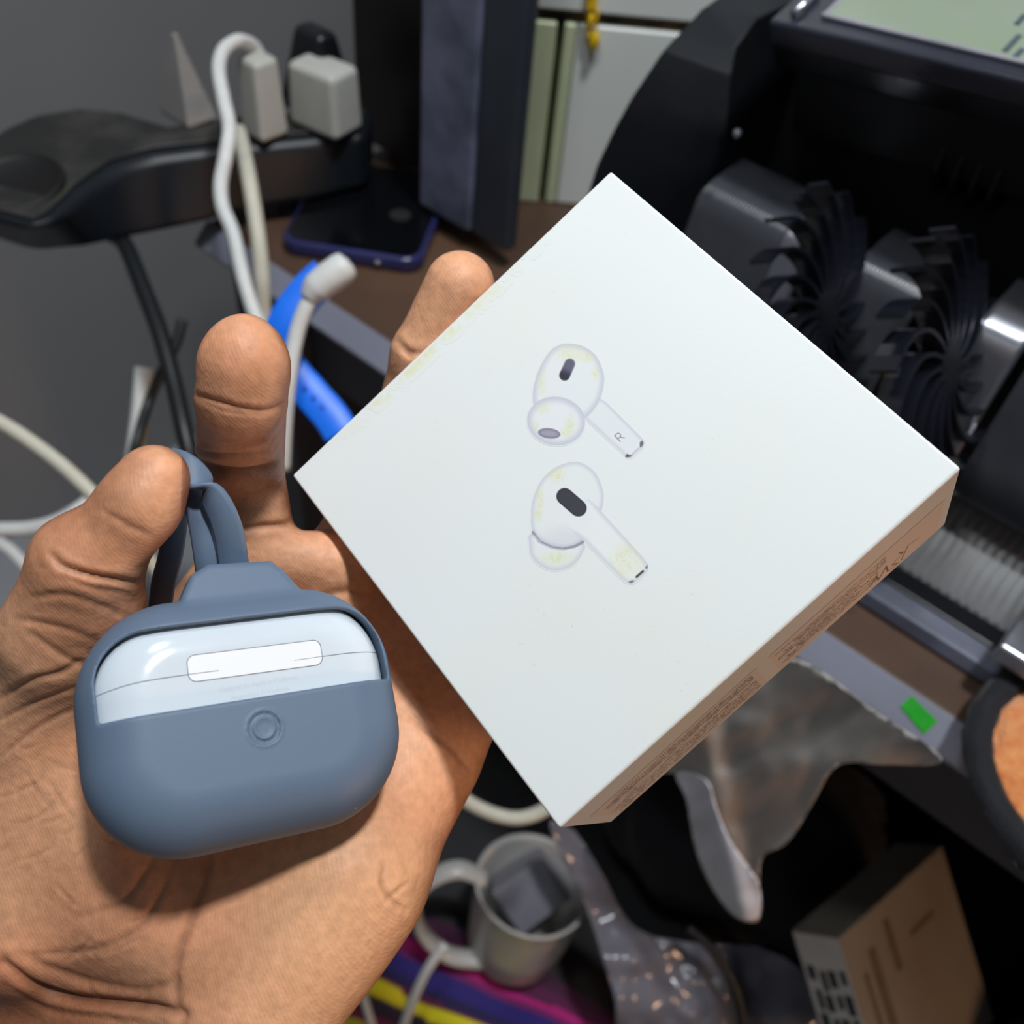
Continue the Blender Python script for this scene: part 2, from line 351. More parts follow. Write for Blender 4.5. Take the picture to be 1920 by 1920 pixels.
def ink_left(k):
    k.poly(closed(zz([(262, 1400), (250, 1460), (262, 1540), (310, 1600), (390, 1638), (470, 1636), (550, 1598), (600, 1530), (608, 1460), (430, 1400)])), (221, 231, 232), (198, 207, 216), 13)
    k.poly(closed(zz([(530, 928), (610, 940), (690, 1005), (735, 1110), (738, 1200), (715, 1270), (660, 1380), (605, 1450), (520, 1492), (430, 1490), (340, 1455), (275, 1385), (262, 1290), (275, 1170), (330, 1050), (420, 965)])), (221, 231, 231), (199, 207, 216), 11, grad=((.35, .94), (.945, .945, .965), 1275, 1330))
    k.stain(zz([(430, 1010)])[0], (22, 18), 21); k.stain(zz([(320, 1200)])[0], (10, 38), 22); k.stain(zz([(300, 1280)])[0], (8, 14), 23)
    k.stroke(zz([(275, 1388), (320, 1450), (400, 1488), (470, 1498), (550, 1482), (606, 1452)]), 2.6, (150, 152, 164), 1.2)
    k.stroke(zz([(285, 1410), (330, 1462), (410, 1496), (480, 1503)]), 1.0, (196, 198, 208), 0.8)
    k.poly(zz([(560, 1210), (640, 1170), (700, 1225), (860, 1400), (1000, 1555), (1030, 1600), (1032, 1640), (985, 1690), (935, 1728), (890, 1722), (850, 1690), (700, 1540), (612, 1447), (480, 1345)]), (225, 234, 234), (202, 210, 219), 12, grad=((-.70, .71), (.90, .90, .94), 28, 50))
    c_ = zz([(552, 1262)])[0]; dd_ = np.hypot((k.p[:, 0] - c_[0]) / 44, (k.p[:, 1] - c_[1]) / 44); k.put(np.array([223., 232., 232.]), sstep(1.0, .5, dd_) * (k.a > .5))
    k.poly(capsule(zz([(484, 1154)])[0], zz([(574, 1232)])[0], 15.6), (62, 64, 72), (48, 50, 58), 4)
    k.stroke(zz([(955, 1681), (997, 1644)]), 2.2, (64, 66, 74), 0.8)
    k.poly(zz([(900, 1712), (925, 1700), (945, 1706), (925, 1725), (905, 1725)]), (120, 122, 132), (160, 162, 170), 2.5)
    k.poly(zz([(1005, 1622), (1026, 1598), (1033, 1615), (1022, 1634)]), (110, 112, 122), (170, 170, 178), 2.5)
    k.stain(zz([(440, 1560)])[0], (40, 16), 31); k.stain(zz([(900, 1560)])[0], (40, 40), 33)

pb = thing('product_box', 'square white cardboard box printed with two white earbuds, held on the fingers', 'box', c2w(BC0 + bN * bDEPTH))
fr = [bA, bB, bC, bD]; bk = [p + bN * bDEPTH for p in fr]
lidn = 0.38
mesh_obj('box_body', *hexa([c2w(p) for p in bk], [c2w(p) for p in fr]), M_card, pb, bevel=0.0007, seg=3)
def decal(name, box, painter, lift=0.04):
    x0, y0, x1, y1 = box; X, Yy = np.meshgrid(np.arange(x0, x1 + 1.0), np.arange(y0, y1 + 1.0), indexing='ij')
    V = on_plane(X, Yy, bA - bN * lift, bN).reshape(-1, 3); k = Ink(np.stack([X.ravel(), Yy.ravel()], 1)); painter(k)
    Fc = grid_faces(*X.shape); keep = k.a[Fc].max(1) > 0.02; Fc = Fc[keep]
    us, inv = np.unique(Fc, return_inverse=True); o = mesh_obj(name, c2w(V[us]), inv.reshape(-1, 4), M_print, pb)
    col = lin(k.c[us]) / lin((222, 232, 232)) * CARD; attr_color(o, 'ink', np.concatenate([np.minimum(col, 1), k.a[us][:, None]], 1)); return o
decal('printed_earbud', (984, 638, 1216, 866), ink_right)['label'] = 'printed picture of an earbud seen from the ear side, marked R'
decal('printed_earbud', (984, 862, 1226, 1104), ink_left)['label'] = 'printed picture of an earbud seen from its outer side'
def edge_stain(k):
    d, al = seg_dist(k.p, [(548, 893), (1143, 318)]); n = value_noise(k.p, 26, 41) * .6 + value_noise(k.p, 7, 42) * .4
    k.c[:] = (214, 218, 150); k.a[:] = inside(k.p, _bc) * sstep(32, 8, d) * sstep(4, 8, d) * sstep(.25, .75, n) * sstep(.1, .3, al) * sstep(.85, .45, al) * .6
decal('yellowed_edge', (600, 400, 1060, 850), edge_stain, 0.03)['label'] = 'yellowed stain along the upper left edge'
# side of the box: two pale stickers full of tiny print
M_stick = white_card('printed_sticker', 'ink')
def sticker(s0, s1, t0, t1, seed, rows, words):
    ns, nt_ = int((s1 - s0) / 0.13), int((t1 - t0) / 0.16); S, T = np.meshgrid(np.linspace(s0, s1, ns), np.linspace(t0, t1, nt_), indexing='ij')
    V = bB + S[..., None] * nrm(bC - bB) + T[..., None] * bN + bE1 * 0.06; p = np.stack([S.ravel(), T.ravel()], 1)
    sd = -rbox2(p[:, 0] - (s0 + s1) / 2, p[:, 1] - (t0 + t1) / 2, (s1 - s0) / 2, (t1 - t0) / 2, 1.6)
    ink = np.zeros(len(p))
    for (ra, rb, pitch, xa, xb, dens) in rows:
        u = p[:, 1]; ph = ((u - ra) % pitch) / pitch; row = np.floor((u - ra) / pitch)
        inrow = (u > ra) & (u < rb) & (ph < 0.62) & (p[:, 0] > s0 + xa) & (p[:, 0] < s0 + xb - 3 * value_noise(np.stack([row, row * 0], 1), 1.0, seed + 9))
        g = np.stack([p[:, 0] / 0.30, row * 3 + np.floor(ph * 5)], 1); h = (np.sin(np.floor(g[:, 0]) * 12.9898 + np.floor(g[:, 1]) * 78.233 + seed) * 43758.5453) % 1
        w = (np.sin(np.floor(p[:, 0] / 2.1) * 3.17 + row * 5.11 + seed) * 917.7) % 1
        ink = np.maximum(ink, inrow * (h < dens) * (w > 0.12))
    for pts, r in words: d, _ = seg_dist(p, pts); ink = np.maximum(ink, sstep(r + 0.1, r - 0.1, d))
    edge = sstep(0.45, 0.1, sd); base = lin((222, 220, 214)) / lin((222, 232, 232)) * CARD
    col = base[None] * (1 - 0.86 * ink[:, None]) + edge[:, None] * 0.10
    Fc = grid_faces(ns, nt_); keep = sd[Fc].min(1) > 0; Fc = Fc[keep]; us, inv = np.unique(Fc, return_inverse=True)
    o = mesh_obj('label_sticker', c2w(V.reshape(-1, 3)[us]), inv.reshape(-1, 4), M_stick, pb); attr_color(o, 'ink', np.minimum(col[us], 1)); return o
D_ = bDEPTH
sticker(2.5, 50.5, D_ * .34, D_ * .97, 3, [(D_ * .44, D_ * .60, 1.5, 16, 47, .55), (D_ * .62, D_ * .86, 1.75, 18, 47, .62)],
        [([(9, D_ * .72), (12.0, D_ * .66), (13.5, D_ * .90)], .22), ([(14.5, D_ * .66), (13.2, D_ * .74), (16.3, D_ * .80), (14.6, D_ * .90), (17.5, D_ * .88), (18.2, D_ * .70), (20.2, D_ * .88), (21.0, D_ * .74), (23, D_ * .86)], .26)])
sticker(53.5, 100.5, D_ * .34, D_ * .97, 8, [(D_ * .40, D_ * .58, 1.1, 2, 45, .62), (D_ * .62, D_ * .92, 1.25, 2, 46, .5)], [])

# ------------------------------------------------------------------ earbud charging case in a silicone cover
Cc = Q(458, 1344, 195.0)
cN = nrm([0.42, -0.30, -0.86]); _u = np.array([0.98, -0.205, 0.0]); cU = nrm(_u - cN * (_u @ cN)); cV = np.cross(cU, cN); cV = cV if cV[1] < 0 else -cV
def loc(p): q = p - Cc; return q @ cU, q @ cV, q @ cN
def unloc(u, v, w): return Cc + np.multiply.outer(u, cU) + np.multiply.outer(v, cV) + np.multiply.outer(w, cN)
HU, HV, HT = 30.4, 24.1, 12.4
def pebble(u, v, w, off):
    d2 = rbox2(u, v, HU + off, HV + off, 18.5 + off); R = 11.8 + off * 0.8; T = HT + off
    a = d2 + R; b = np.abs(w) - T + R
    return np.hypot(np.maximum(a, 0), np.maximum(b, 0)) + np.minimum(np.maximum(a, b), 0) - R
def uv_at(px, py, w):           # case coordinates of what is seen at a pixel on the plane w
    p = on_plane(np.array(float(px)), np.array(float(py)), Cc + cN * w, cN); return (p - Cc) @ cU, (p - Cc) @ cV
_wb = uv_at(463, 1312, 10.5)[1]; _wt = uv_at(430, 1160, 7.0)[1] - 0.9; _wl = uv_at(178, 1310, 5.0)[0]; _wr = uv_at(716, 1240, 5.0)[0]
bu, bv = uv_at(496, 1365, HT)
def lug2(u, v):
    return None
_l = [uv_at(px, py, 0.0) for px, py in ((333, 1132), (352, 1088), (384, 1066), (500, 1060), (522, 1078), (548, 1112))]
LUG = np.array([(a, b) for a, b in _l]); LUGC = np.concatenate([[LUG[0] + [0, -9]], LUG, [LUG[-1] + [0, -9]]])
def poly_sd(u, v, poly):
    p = np.stack([u, v], 1); d, _ = seg_dist(p, np.concatenate([poly, poly[:1]])); return np.where(inside(p, poly), -d, d)
def sd_cover_solid(p):
    u, v, w = loc(p); a = pebble(u, v, w, 0.0)
    near = (v > HV - 6); l = np.full(len(u), 30.0)
    if near.any():
        d2 = poly_sd(u[near], v[near], LUGC); t = np.abs(w[near]) - (7.0 - 0.28 * np.maximum(v[near] - HV + 2, 0)); l[near] = smax(d2, t, 1.6)
    return smin(a, l, 1.2)
def sd_window(p):
    u, v, w = loc(p); cu = (_wl + _wr) / 2; hu = (_wr - _wl) / 2
    d = rbox2(u - cu, v - (_wt - 12), hu, 12.0, 9.0); d = smax(d, _wb - v, 0.8); return smax(d, -3.0 - w, 0.5)
def sd_cover(p):
    u, v, w = loc(p); s = smax(sd_cover_solid(p), -pebble(u, v, w, -1.75), 0.35); s = smax(s, -sd_window(p), 0.7)
    r = np.hypot(u - bu, v - bv); fr_ = w > 0
    g = 0.42 * np.exp(-((r - 2.65) / 0.38) ** 2) + 0.12 * (r < 2.2)
    rim = 0.22 * np.exp(-((r - 3.25) / 0.25) ** 2); under = 0.22 * np.exp(-((w + 2.0) / 0.25) ** 2) * (v < -15) * (np.abs(u) < 14)
    return s + (g - rim) * fr_ + under
M_sil, nt, b = new_mat('grey_silicone')
tc = nd(nt, 'ShaderNodeTexCoord'); nz = nd(nt, 'ShaderNodeTexNoise'); nz.inputs['Scale'].default_value = 1500; nt.links.new(tc.outputs['Object'], nz.inputs['Vector'])
n3 = nd(nt, 'ShaderNodeTexVoronoi'); n3.inputs['Scale'].default_value = 130; nt.links.new(tc.outputs['Object'], n3.inputs['Vector'])
r3 = nd(nt, 'ShaderNodeMapRange'); r3.inputs[1].default_value = 0.035; r3.inputs[2].default_value = 0.02; nt.links.new(n3.outputs['Distance'], r3.inputs[0])
mx = nd(nt, 'ShaderNodeMix', data_type='RGBA'); mx.inputs[6].default_value = (*lin((96, 114, 136)), 1); mx.inputs[7].default_value = (*lin((190, 196, 204)), 1)
nt.links.new(r3.outputs[0], mx.inputs[0]); nt.links.new(mx.outputs[2], b.inputs['Base Color'])
b.inputs['Roughness'].default_value = 0.52; b.inputs['Specular IOR Level'].default_value = 0.42
bp = nd(nt, 'ShaderNodeBump'); bp.inputs['Strength'].default_value = 0.06; bp.inputs['Distance'].default_value = 0.0003
nt.links.new(nz.outputs['Fac'], bp.inputs['Height']); nt.links.new(bp.outputs['Normal'], b.inputs['Normal'])
_lo = Cc - 50; _hi = Cc + 50
def bounds_of(fn, c, r, h=2.0):
    g = np.stack(np.meshgrid(*[np.arange(c[i] - r, c[i] + r, h) for i in range(3)], indexing='ij'), -1).reshape(-1, 3); q = g[fn(g) < 2.5]; return q.min(0) - 1, q.max(0) + 1
cv = thing('silicone_case_cover', 'slate grey silicone cover with a wrist strap around the small white case', 'case cover', c2w(Cc - cV * HV))
V, Q4 = surf_net(sd_cover, *bounds_of(sd_cover_solid, Cc, 46), 0.42)
mesh_obj('cover_shell', c2w(V), Q4, M_sil, cv, smooth=True)
# pairing button: a disc standing in the ring groove
def on_front(u, v, off=0.0, base=-1.75):   # front surface of the pebble at (u, v)
    u = np.atleast_1d(u); v = np.atleast_1d(v); w = np.full(len(u), HT + 3.0)
    for _ in range(40): w = w - np.maximum(pebble(u, v, w, base), 0) * 0.9
    return unloc(u, v, w + off) if False else (Cc + u[:, None] * cU + v[:, None] * cV + (w + off)[:, None] * cN)
t = np.linspace(0, 2 * math.pi, 40, endpoint=False); rings = []
for rr_, hh in ((2.15, -0.25), (2.1, 0.0), (1.85, 0.06), (1.7, -0.02), (0.6, 0.0)): rings.append(on_front(bu + rr_ * np.cos(t), bv + rr_ * np.sin(t), hh, 0.0))
Vb = np.concatenate(rings + [on_front([bu], [bv], 0.0, 0.0)]); Fb = [[i * 40 + j, i * 40 + (j + 1) % 40, (i + 1) * 40 + (j + 1) % 40, (i + 1) * 40 + j] for i in range(4) for j in range(40)] + [[160 + j, 160 + (j + 1) % 40, 200] for j in range(40)]
mesh_obj('button', c2w(Vb), Fb, M_sil, cv, smooth=True, label='small round button pressed into the grey silicone')
# strap: a flat loop from the lug, pinched between thumb and index finger
def strap(pts, wdirs, wid, th): V, Fc = band([Q(*p) for p in pts], [np.array(w_, float) for w_ in wdirs], wid, th, 10); return c2w(V), Fc
s1 = strap([(446, 1120, 206), (438, 1055, 203.5), (428, 995, 201.5), (408, 945, 200.5), (378, 905, 200.5), (345, 876, 201), (318, 866, 203)],
           [(1, 0, 0), (1, 0, 0), (1, .2, 0), (.9, .5, -.1), (.6, .8, -.2), (.3, .9, -.3), (.2, .9, -.3)], 6.1, 2.0)
s2 = strap([(396, 1120, 207), (388, 1055, 204.5), (380, 1000, 204), (372, 960, 204), (360, 920, 204.5), (338, 888, 205), (318, 876, 205)],
           [(1, 0, 0), (1, 0, 0), (1, 0, .1), (.9, .1, .2), (.7, .5, .2), (.3, .9, -.3), (.2, .9, -.3)], 5.0, 2.0)
s3 = strap([(318, 869, 202), (326, 900, 205.5), (331, 940, 207), (327, 990, 208), (320, 1040, 210), (306, 1095, 214), (300, 1150, 220), (300, 1200, 226)],
           [(.2, .9, -.3), (.9, .1, .3), (.9, .1, .5), (.9, .1, .6), (.9, .2, .6), (.9, .3, .6), (.9, .2, .5), (.9, .1, .5)], 5.0, 2.0)
for s_ in (s1, s2, s3): mesh_obj('strap_band', *s_, M_sil, cv, smooth=True)
STRAPS = [np.array([Q(*p) for p in q]) for q in ([(438, 1055, 203.5), (428, 995, 201.5), (408, 945, 200.5), (378, 905, 200.5), (345, 876, 201), (318, 866, 203)], [(388, 1055, 204.5), (380, 1000, 204), (372, 960, 204), (360, 920, 204.5), (338, 888, 205)])]
# the white case inside
M_gloss = mat('glossy_white_plastic', (212, 222, 230), rough=0.16, var=0.02, scale=40, coat=0.3)
M_hinge = mat('hinge_glare', (244, 246, 248), rough=0.22, var=0.01, scale=200, metal=0.0, spec=0.9, coat=0.6)  # plate's lamp reflection put into a near-white base colour
M_line = mat('grey_seam', (118, 124, 130), rough=0.6, var=0.1, scale=300)
M_etch = mat('grey_lettering', (196, 203, 208), rough=0.5, var=0.03, scale=300)
ec = thing('earbud_charging_case', 'glossy white charging case showing through the window of the grey silicone cover', 'earbud case', c2w(Cc - cV * HV * .9))
def sd_case(p): u, v, w = loc(p); return pebble(u, v, w, -1.8)
V, Q4 = surf_net(sd_case, *bounds_of(sd_case, Cc, 40), 0.8)
mesh_obj('case_body', c2w(V), Q4, M_gloss, ec, smooth=True)
pl, pr = uv_at(352, 1256, 10.6), uv_at(603, 1223, 10.6); pt, pbm = uv_at(478, 1214, 10.6), uv_at(478, 1263, 10.6)
pc = ((pl[0] + pr[0]) / 2, (pt[1] + pbm[1]) / 2); ph_ = (math.hypot(pr[0] - pl[0], pr[1] - pl[1]) / 2, (pt[1] - pbm[1]) / 2); pa = math.atan2(pr[1] - pl[1], pr[0] - pl[0])
def plate_pt(a, b): return pc[0] + a * math.cos(pa) - b * math.sin(pa), pc[1] + a * math.sin(pa) + b * math.cos(pa)
nu, nv = 60, 14; A_, B_ = np.meshgrid(np.linspace(-1, 1, nu), np.linspace(-1, 1, nv), indexing='ij')
def squircle_grid(hu, hv, r):
    a = A_ * hu; lim = np.where(np.abs(a) > hu - r, hv - r + np.sqrt(np.maximum(r * r - (np.abs(a) - hu + r) ** 2, 0)), hv); return a, B_ * lim
ga, gb = squircle_grid(ph_[0], ph_[1], 1.5); gu, gv = plate_pt(ga, gb)
V = on_front(gu.ravel(), gv.ravel(), 0.06, -1.8); mesh_obj('hinge_plate', c2w(V), grid_faces(nu, nv), M_hinge, ec, smooth=True, label='bright rounded hinge plate')
def surf_line(us, vs, r, name, off=0.03, mat_=None):
    V = on_front(np.array(us), np.array(vs), off, -1.8); mesh_obj(name, *(lambda q: (c2w(q[0]), q[1]))(tube(V, r, 6, 0)), mat_ or M_line, ec)
th_ = np.linspace(0, 2 * math.pi, 121); ol = []
for k in range(120):
    c_, s_ = math.cos(th_[k]), math.sin(th_[k]); m_ = min(ph_[0] / max(abs(c_), 1e-6), ph_[1] / max(abs(s_), 1e-6))
loop = []
for (sx, sy, a0) in ((1, 1, 0), (-1, 1, 90), (-1, -1, 180), (1, -1, 270)):
    for q in np.linspace(0, 90, 8): loop.append((sx * (ph_[0] - 1.5) + 1.5 * math.cos(math.radians(a0 + q)), sy * (ph_[1] - 1.5) + 1.5 * math.sin(math.radians(a0 + q))))
loop.append(loop[0]); dense = []
for i in range(len(loop) - 1):
    n_ = max(1, int(math.hypot(loop[i + 1][0] - loop[i][0], loop[i + 1][1] - loop[i][1]) / 0.8))
    for q in range(n_): dense.append((loop[i][0] + (loop[i + 1][0] - loop[i][0]) * q / n_, loop[i][1] + (loop[i + 1][1] - loop[i][1]) * q / n_))
dense.append(dense[0]); du, dv = plate_pt(np.array(dense)[:, 0], np.array(dense)[:, 1]); surf_line(du, dv, 0.075, 'hinge_outline', 0.05)
for pts in ([(176, 1306), (250, 1282), (330, 1268), (410, 1257)], [(552, 1238), (603, 1231), (660, 1225), (716, 1222)]):
    wv = [6.5, 10.0, 10.6, 10.8] if pts[0][0] < 300 else [10.8, 10.6, 9.5, 6.0]
    q = np.array([uv_at(x, y, w_) for (x, y), w_ in zip(pts, wv)]); q = smooth_path(q, 10); surf_line(q[:, 0], q[:, 1], 0.07, 'seam_line', 0.03 if pts[0][0] > 300 else 0.05)
def text_mesh(body, size):
    cu = bpy.data.curves.new('lettering', 'FONT'); cu.body = body; cu.size = size; cu.align_x = 'CENTER'; o = bpy.data.objects.new('lettering', cu); COL.objects.link(o)
    dg = bpy.context.evaluated_depsgraph_get(); me = bpy.data.meshes.new_from_object(o.evaluated_get(dg)); V = np.array([v.co[:] for v in me.vertices]); Fc = [list(p.vertices) for p in me.polygons]
    COL.objects.unlink(o); bpy.data.objects.remove(o); bpy.data.curves.remove(cu); bpy.data.meshes.remove(me); return V, Fc
for body, (px, py), wpx in (('Designed by Apple in California', (486, 1285), 146), ('Assembled in Vietnam', (488, 1303), 108)):
    V, Fc = text_mesh(body, 1.0); s_ = wpx * 0.1015 / (V[:, 0].max() - V[:, 0].min()); V = V * s_; u0, v0 = uv_at(px, py, 10.8); a_ = pa + 0.03
    uu = u0 + V[:, 0] * math.cos(a_) - V[:, 1] * math.sin(a_); vv = v0 + V[:, 0] * math.sin(a_) + V[:, 1] * math.cos(a_)
    mesh_obj('lettering', c2w(on_front(uu, vv, 0.03, -1.8)), Fc, M_etch, ec, label='faint grey lettering under the hinge plate')

# ------------------------------------------------------------------ the hand
def sd_hand(p):
    J = Q
    palm = cone(p, J(270, 1880, 223), J(470, 1085, 240), 13.5, 12.0)
    for a, ra, b, rb in ((J(340, 1880, 221), 14, J(640, 1085, 246), 12), (J(410, 1880, 219), 14, J(770, 1185, 250), 12.5), (J(480, 1870, 218), 14, J(850, 1320, 246), 12.5)):
        palm = smin(palm, cone(p, a, b, ra, rb), 10)
    for a, ra, b, rb in ((J(95, 1690, 225), 21, J(120, 1330, 222), 17),          # thenar
                         (J(285, 1665, 219), 19, J(180, 1380, 221), 15),
                         (J(765, 1420, 238), 15.5, J(640, 1640, 220), 17.5),      # hypothenar
                         (J(640, 1640, 220), 17.5, J(500, 1860, 213), 17),
                         (J(400, 1720, 219), 17, J(560, 1740, 216), 16),
                         (J(130, 1930, 231), 19, J(60, 2800, 252), 23), (J(440, 1930, 217), 18, J(430, 2800, 240), 23), (J(280, 1930, 223), 20, J(250, 2800, 246), 26),
                         (J(205, 1330, 222), 10, J(420, 1130, 240), 9.5)):       # web
        palm = smin(palm, cone(p, a, b, ra, rb), 9)
    palm = smin(palm, cone(p, J(500, 1045, 231), J(640, 1055, 237), 6.5, 7.5), 5)   # ridge under the fingers
    # thumb
    th = cone(p, J(125, 1310, 218), J(122, 1190, 205), 16.5, 12.2)
    th = smin(th, cone(p, J(122, 1190, 204), J(160, 1062, 196), 12.4, 10.6), 4)
    th = smin(th, ell(p, J(180, 1135, 199), [[1, 0, 0], [0, 1, 0], [0, 0, 1]], (9.5, 8, 9)), 4)
    td = nrm(J(290, 893, 193) - J(170, 1055, 195)); tn = nrm(np.cross(td, [0, 0, 1])); tb = np.cross(td, tn)
    th = smin(th, cone(p, J(166, 1054, 195), J(258, 955, 193), 10.2, 6.8), 3)
    th = smin(th, ell(p, J(262, 950, 193), [td, tn, tb], (12.0, 6.7, 7.0)), 3)
    th = smin(th, cone(p, J(262, 938, 193), J(284, 893, 194), 6.6, 5.6), 5)
    h = smin(palm, th, 5)
    # index
    ix = cone(p, J(475, 1060, 236), J(454, 905, 229), 10.8, 9.9)
    md = cone(p, J(452, 868, 224), J(453, 754, 203), 9.6, 9.1)
    ix = smin(ix, md, 2.2)
    dd = nrm(J(458, 650, 197) - J(453, 752, 201)); dn = nrm(np.cross(dd, [0, 0, 1])); db = np.cross(dd, dn)
    ti = smin(cone(p, J(453, 748, 201), J(457, 690, 198), 9.0, 8.6), ell(p, J(458, 690, 198), [dd, dn, db], (10.8, 8.7, 8.2)), 2.5)
    ix = smin(ix, ti, 1.2)
    h = smin(h, ix, 3.2)
    # middle, ring, little finger behind the box
    mf = cone(p, J(640, 1085, 246), J(748, 850, 266), 11.0, 9.8)
    mf = smin(mf, cone(p, J(752, 850, 266), J(800, 668, 247), 9.4, 8.6), 2.5)
    mf = smin(mf, cone(p, J(800, 668, 247), J(862, 538, 240), 8.7, 8.6), 2.5)
    h = smin(h, mf, 4)
    for ch in ((J(770, 1185, 250), J(905, 960, 274), J(1000, 810, 270), J(1060, 700, 262)), (J(850, 1320, 246), J(1000, 1150, 262), J(1085, 1035, 258), J(1140, 955, 252))):
        r_ = [11, 9.3, 8.4, 7.4]
        for i in range(3): h = smin(h, cone(p, ch[i], ch[i + 1], r_[i], r_[i + 1]), 3)
    h = smax(h, -(sd_box(p) - 0.25), 0.6)                     # skin gives way to what it holds
    h = smax(h, -(sd_cover_solid(p) - 0.2), 0.8)
    for s_ in STRAPS:
        for i in range(len(s_) - 1): h = smax(h, -cone(p, s_[i], s_[i + 1], 1.6, 1.6), 1.0)
    return h
_px = [Q(-60, 1600, 230), Q(1200, 520, 290)]
V, Q4 = surf_net(sd_hand, (-135, -68, 172), (50, 278, 290), 1.0)
V, Q4 = subdivide(V, Q4)
V = project(sd_hand, V, 0.5)
N_ = sdf_grad(sd_hand, V, 0.3); N_ /= np.maximum(np.linalg.norm(N_, axis=1), 1e-6)[:, None]
px = topx(V); front = sstep(0.05, -0.35, N_[:, 2])
CRE = [  # creases of the palm side: path, depth mm, width px, darkness
    ([(372, 742), (410, 753), (455, 765), (500, 768), (536, 752)], .55, 5, .75), ([(372, 752), (430, 772), (500, 778)], .2, 4, .3),
    ([(368, 862), (400, 880), (450, 888), (500, 880), (537, 858)], 1.6, 9, .9), ([(375, 845), (430, 852), (500, 848)], .4, 4, .4),
    ([(440, 992), (480, 988), (530, 984), (545, 980)], .9, 6, .6),
    ([(98, 1042), (120, 1062), (170, 1078), (215, 1086), (253, 1093)], 1.1, 6, .8), ([(115, 1078), (170, 1100), (240, 1112)], .25, 5, .3), ([(190, 955), (240, 985), (275, 1000)], .25, 6, .25),
    ([(60, 1120), (120, 1115), (200, 1140), (245, 1160)], .3, 6, .3), ([(30, 1160), (110, 1175), (180, 1200)], .3, 6, .35), ([(60, 1190), (120, 1230), (165, 1250)], .35, 6, .4),
    ([(0, 1310), (60, 1275), (110, 1262), (150, 1240)], .5, 6, .6), ([(0, 1350), (70, 1315), (140, 1290)], .35, 5, .45), ([(0, 1420), (60, 1370), (135, 1330)], .35, 5, .45),
    ([(400, 1590), (392, 1640), (365, 1710), (335, 1790), (330, 1850), (345, 1920)], .7, 9, .55),
    ([(300, 1590), (270, 1640), (230, 1690), (150, 1720)], .3, 7, .35), ([(330, 1620), (300, 1680), (260, 1740), (180, 1780), (60, 1790)], .35, 7, .4),
    ([(10, 1806), (60, 1845), (130, 1870), (210, 1880), (290, 1888), (345, 1902)], 1.7, 9, .9), ([(10, 1845), (90, 1890), (180, 1905), (260, 1915)], .5, 7, .6), ([(40, 1790), (140, 1830), (260, 1855), (330, 1840)], .4, 7, .45),
    ([(760, 1330), (800, 1370), (845, 1405), (880, 1445)], .6, 7, .6), ([(720, 1620), (716, 1660), (735, 1690), (758, 1705)], .5, 5, .55), ([(725, 1690), (745, 1670), (765, 1655)], .35, 4, .4),
    ([(600, 1120), (640, 1110), (690, 1115)], .4, 7, .4), ([(650, 1060), (658, 1120), (668, 1170)], .4, 7, .4),
    ([(746, 640), (770, 660), (800, 662)], .5, 6, .7), ([(752, 655), (775, 672)], .3, 4, .5)]
for k in range(34):               # finer cross lines over the thenar and wrist
    x0 = random.uniform(-10, 300); y0 = random.uniform(1340, 1900); a_ = random.uniform(-0.9, -0.2) if random.random() < .6 else random.uniform(0.3, 1.0); l_ = random.uniform(30, 90)
    CRE.append(([(x0, y0), (x0 + l_ * .5 * math.cos(a_), y0 + l_ * .5 * math.sin(a_) + 4), (x0 + l_ * math.cos(a_), y0 + l_ * math.sin(a_))], random.uniform(.1, .22), 3.5, .25))
dark = np.zeros(len(V)); disp = np.zeros(len(V))
for pts, amp, wpx, dk in CRE:
    pts = smooth_path(pts, 5); lo_, hi_ = pts.min(0) - 5 * wpx, pts.max(0) + 5 * wpx
    m = (px[:, 0] > lo_[0]) & (px[:, 0] < hi_[0]) & (px[:, 1] > lo_[1]) & (px[:, 1] < hi_[1]) & (front > 0)
    d_, al = seg_dist(px[m], pts); g = np.exp(-(d_ / wpx) ** 2) * np.sin(np.clip(al, 0.03, 0.97) * math.pi) ** 0.5 * front[m]
    disp[m] = np.minimum(disp[m], -amp * g) if False else disp[m] - amp * g
    bul = np.exp(-((d_ - 2.4 * wpx) / (1.5 * wpx)) ** 2) * 0.22 * amp * front[m]; disp[m] += bul
    dark[m] = np.maximum(dark[m], dk * np.exp(-(d_ / (wpx * .8)) ** 2) * np.sin(np.clip(al, 0.03, 0.97) * math.pi) ** 0.5)
V = V + N_ * np.clip(disp, -2.2, 0.5)[:, None]
# pigment: pale ruddy palm, brown on the outer sides; thumb, index and heel tones partly painted light
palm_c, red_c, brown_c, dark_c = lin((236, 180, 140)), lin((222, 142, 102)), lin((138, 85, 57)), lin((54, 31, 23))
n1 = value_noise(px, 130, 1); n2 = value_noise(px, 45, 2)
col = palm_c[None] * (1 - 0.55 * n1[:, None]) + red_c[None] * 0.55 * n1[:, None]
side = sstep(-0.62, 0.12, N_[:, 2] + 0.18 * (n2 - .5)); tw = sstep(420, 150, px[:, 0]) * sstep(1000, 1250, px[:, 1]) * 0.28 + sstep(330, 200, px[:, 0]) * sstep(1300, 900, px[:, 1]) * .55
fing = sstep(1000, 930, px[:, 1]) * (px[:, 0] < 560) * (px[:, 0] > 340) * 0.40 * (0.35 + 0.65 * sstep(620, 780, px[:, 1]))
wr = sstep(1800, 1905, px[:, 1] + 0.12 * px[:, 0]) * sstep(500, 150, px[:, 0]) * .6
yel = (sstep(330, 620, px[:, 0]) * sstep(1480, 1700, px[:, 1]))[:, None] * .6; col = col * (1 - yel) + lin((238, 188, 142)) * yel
br = np.clip(side * 0.85 + tw + fing + wr, 0, 1)[:, None]
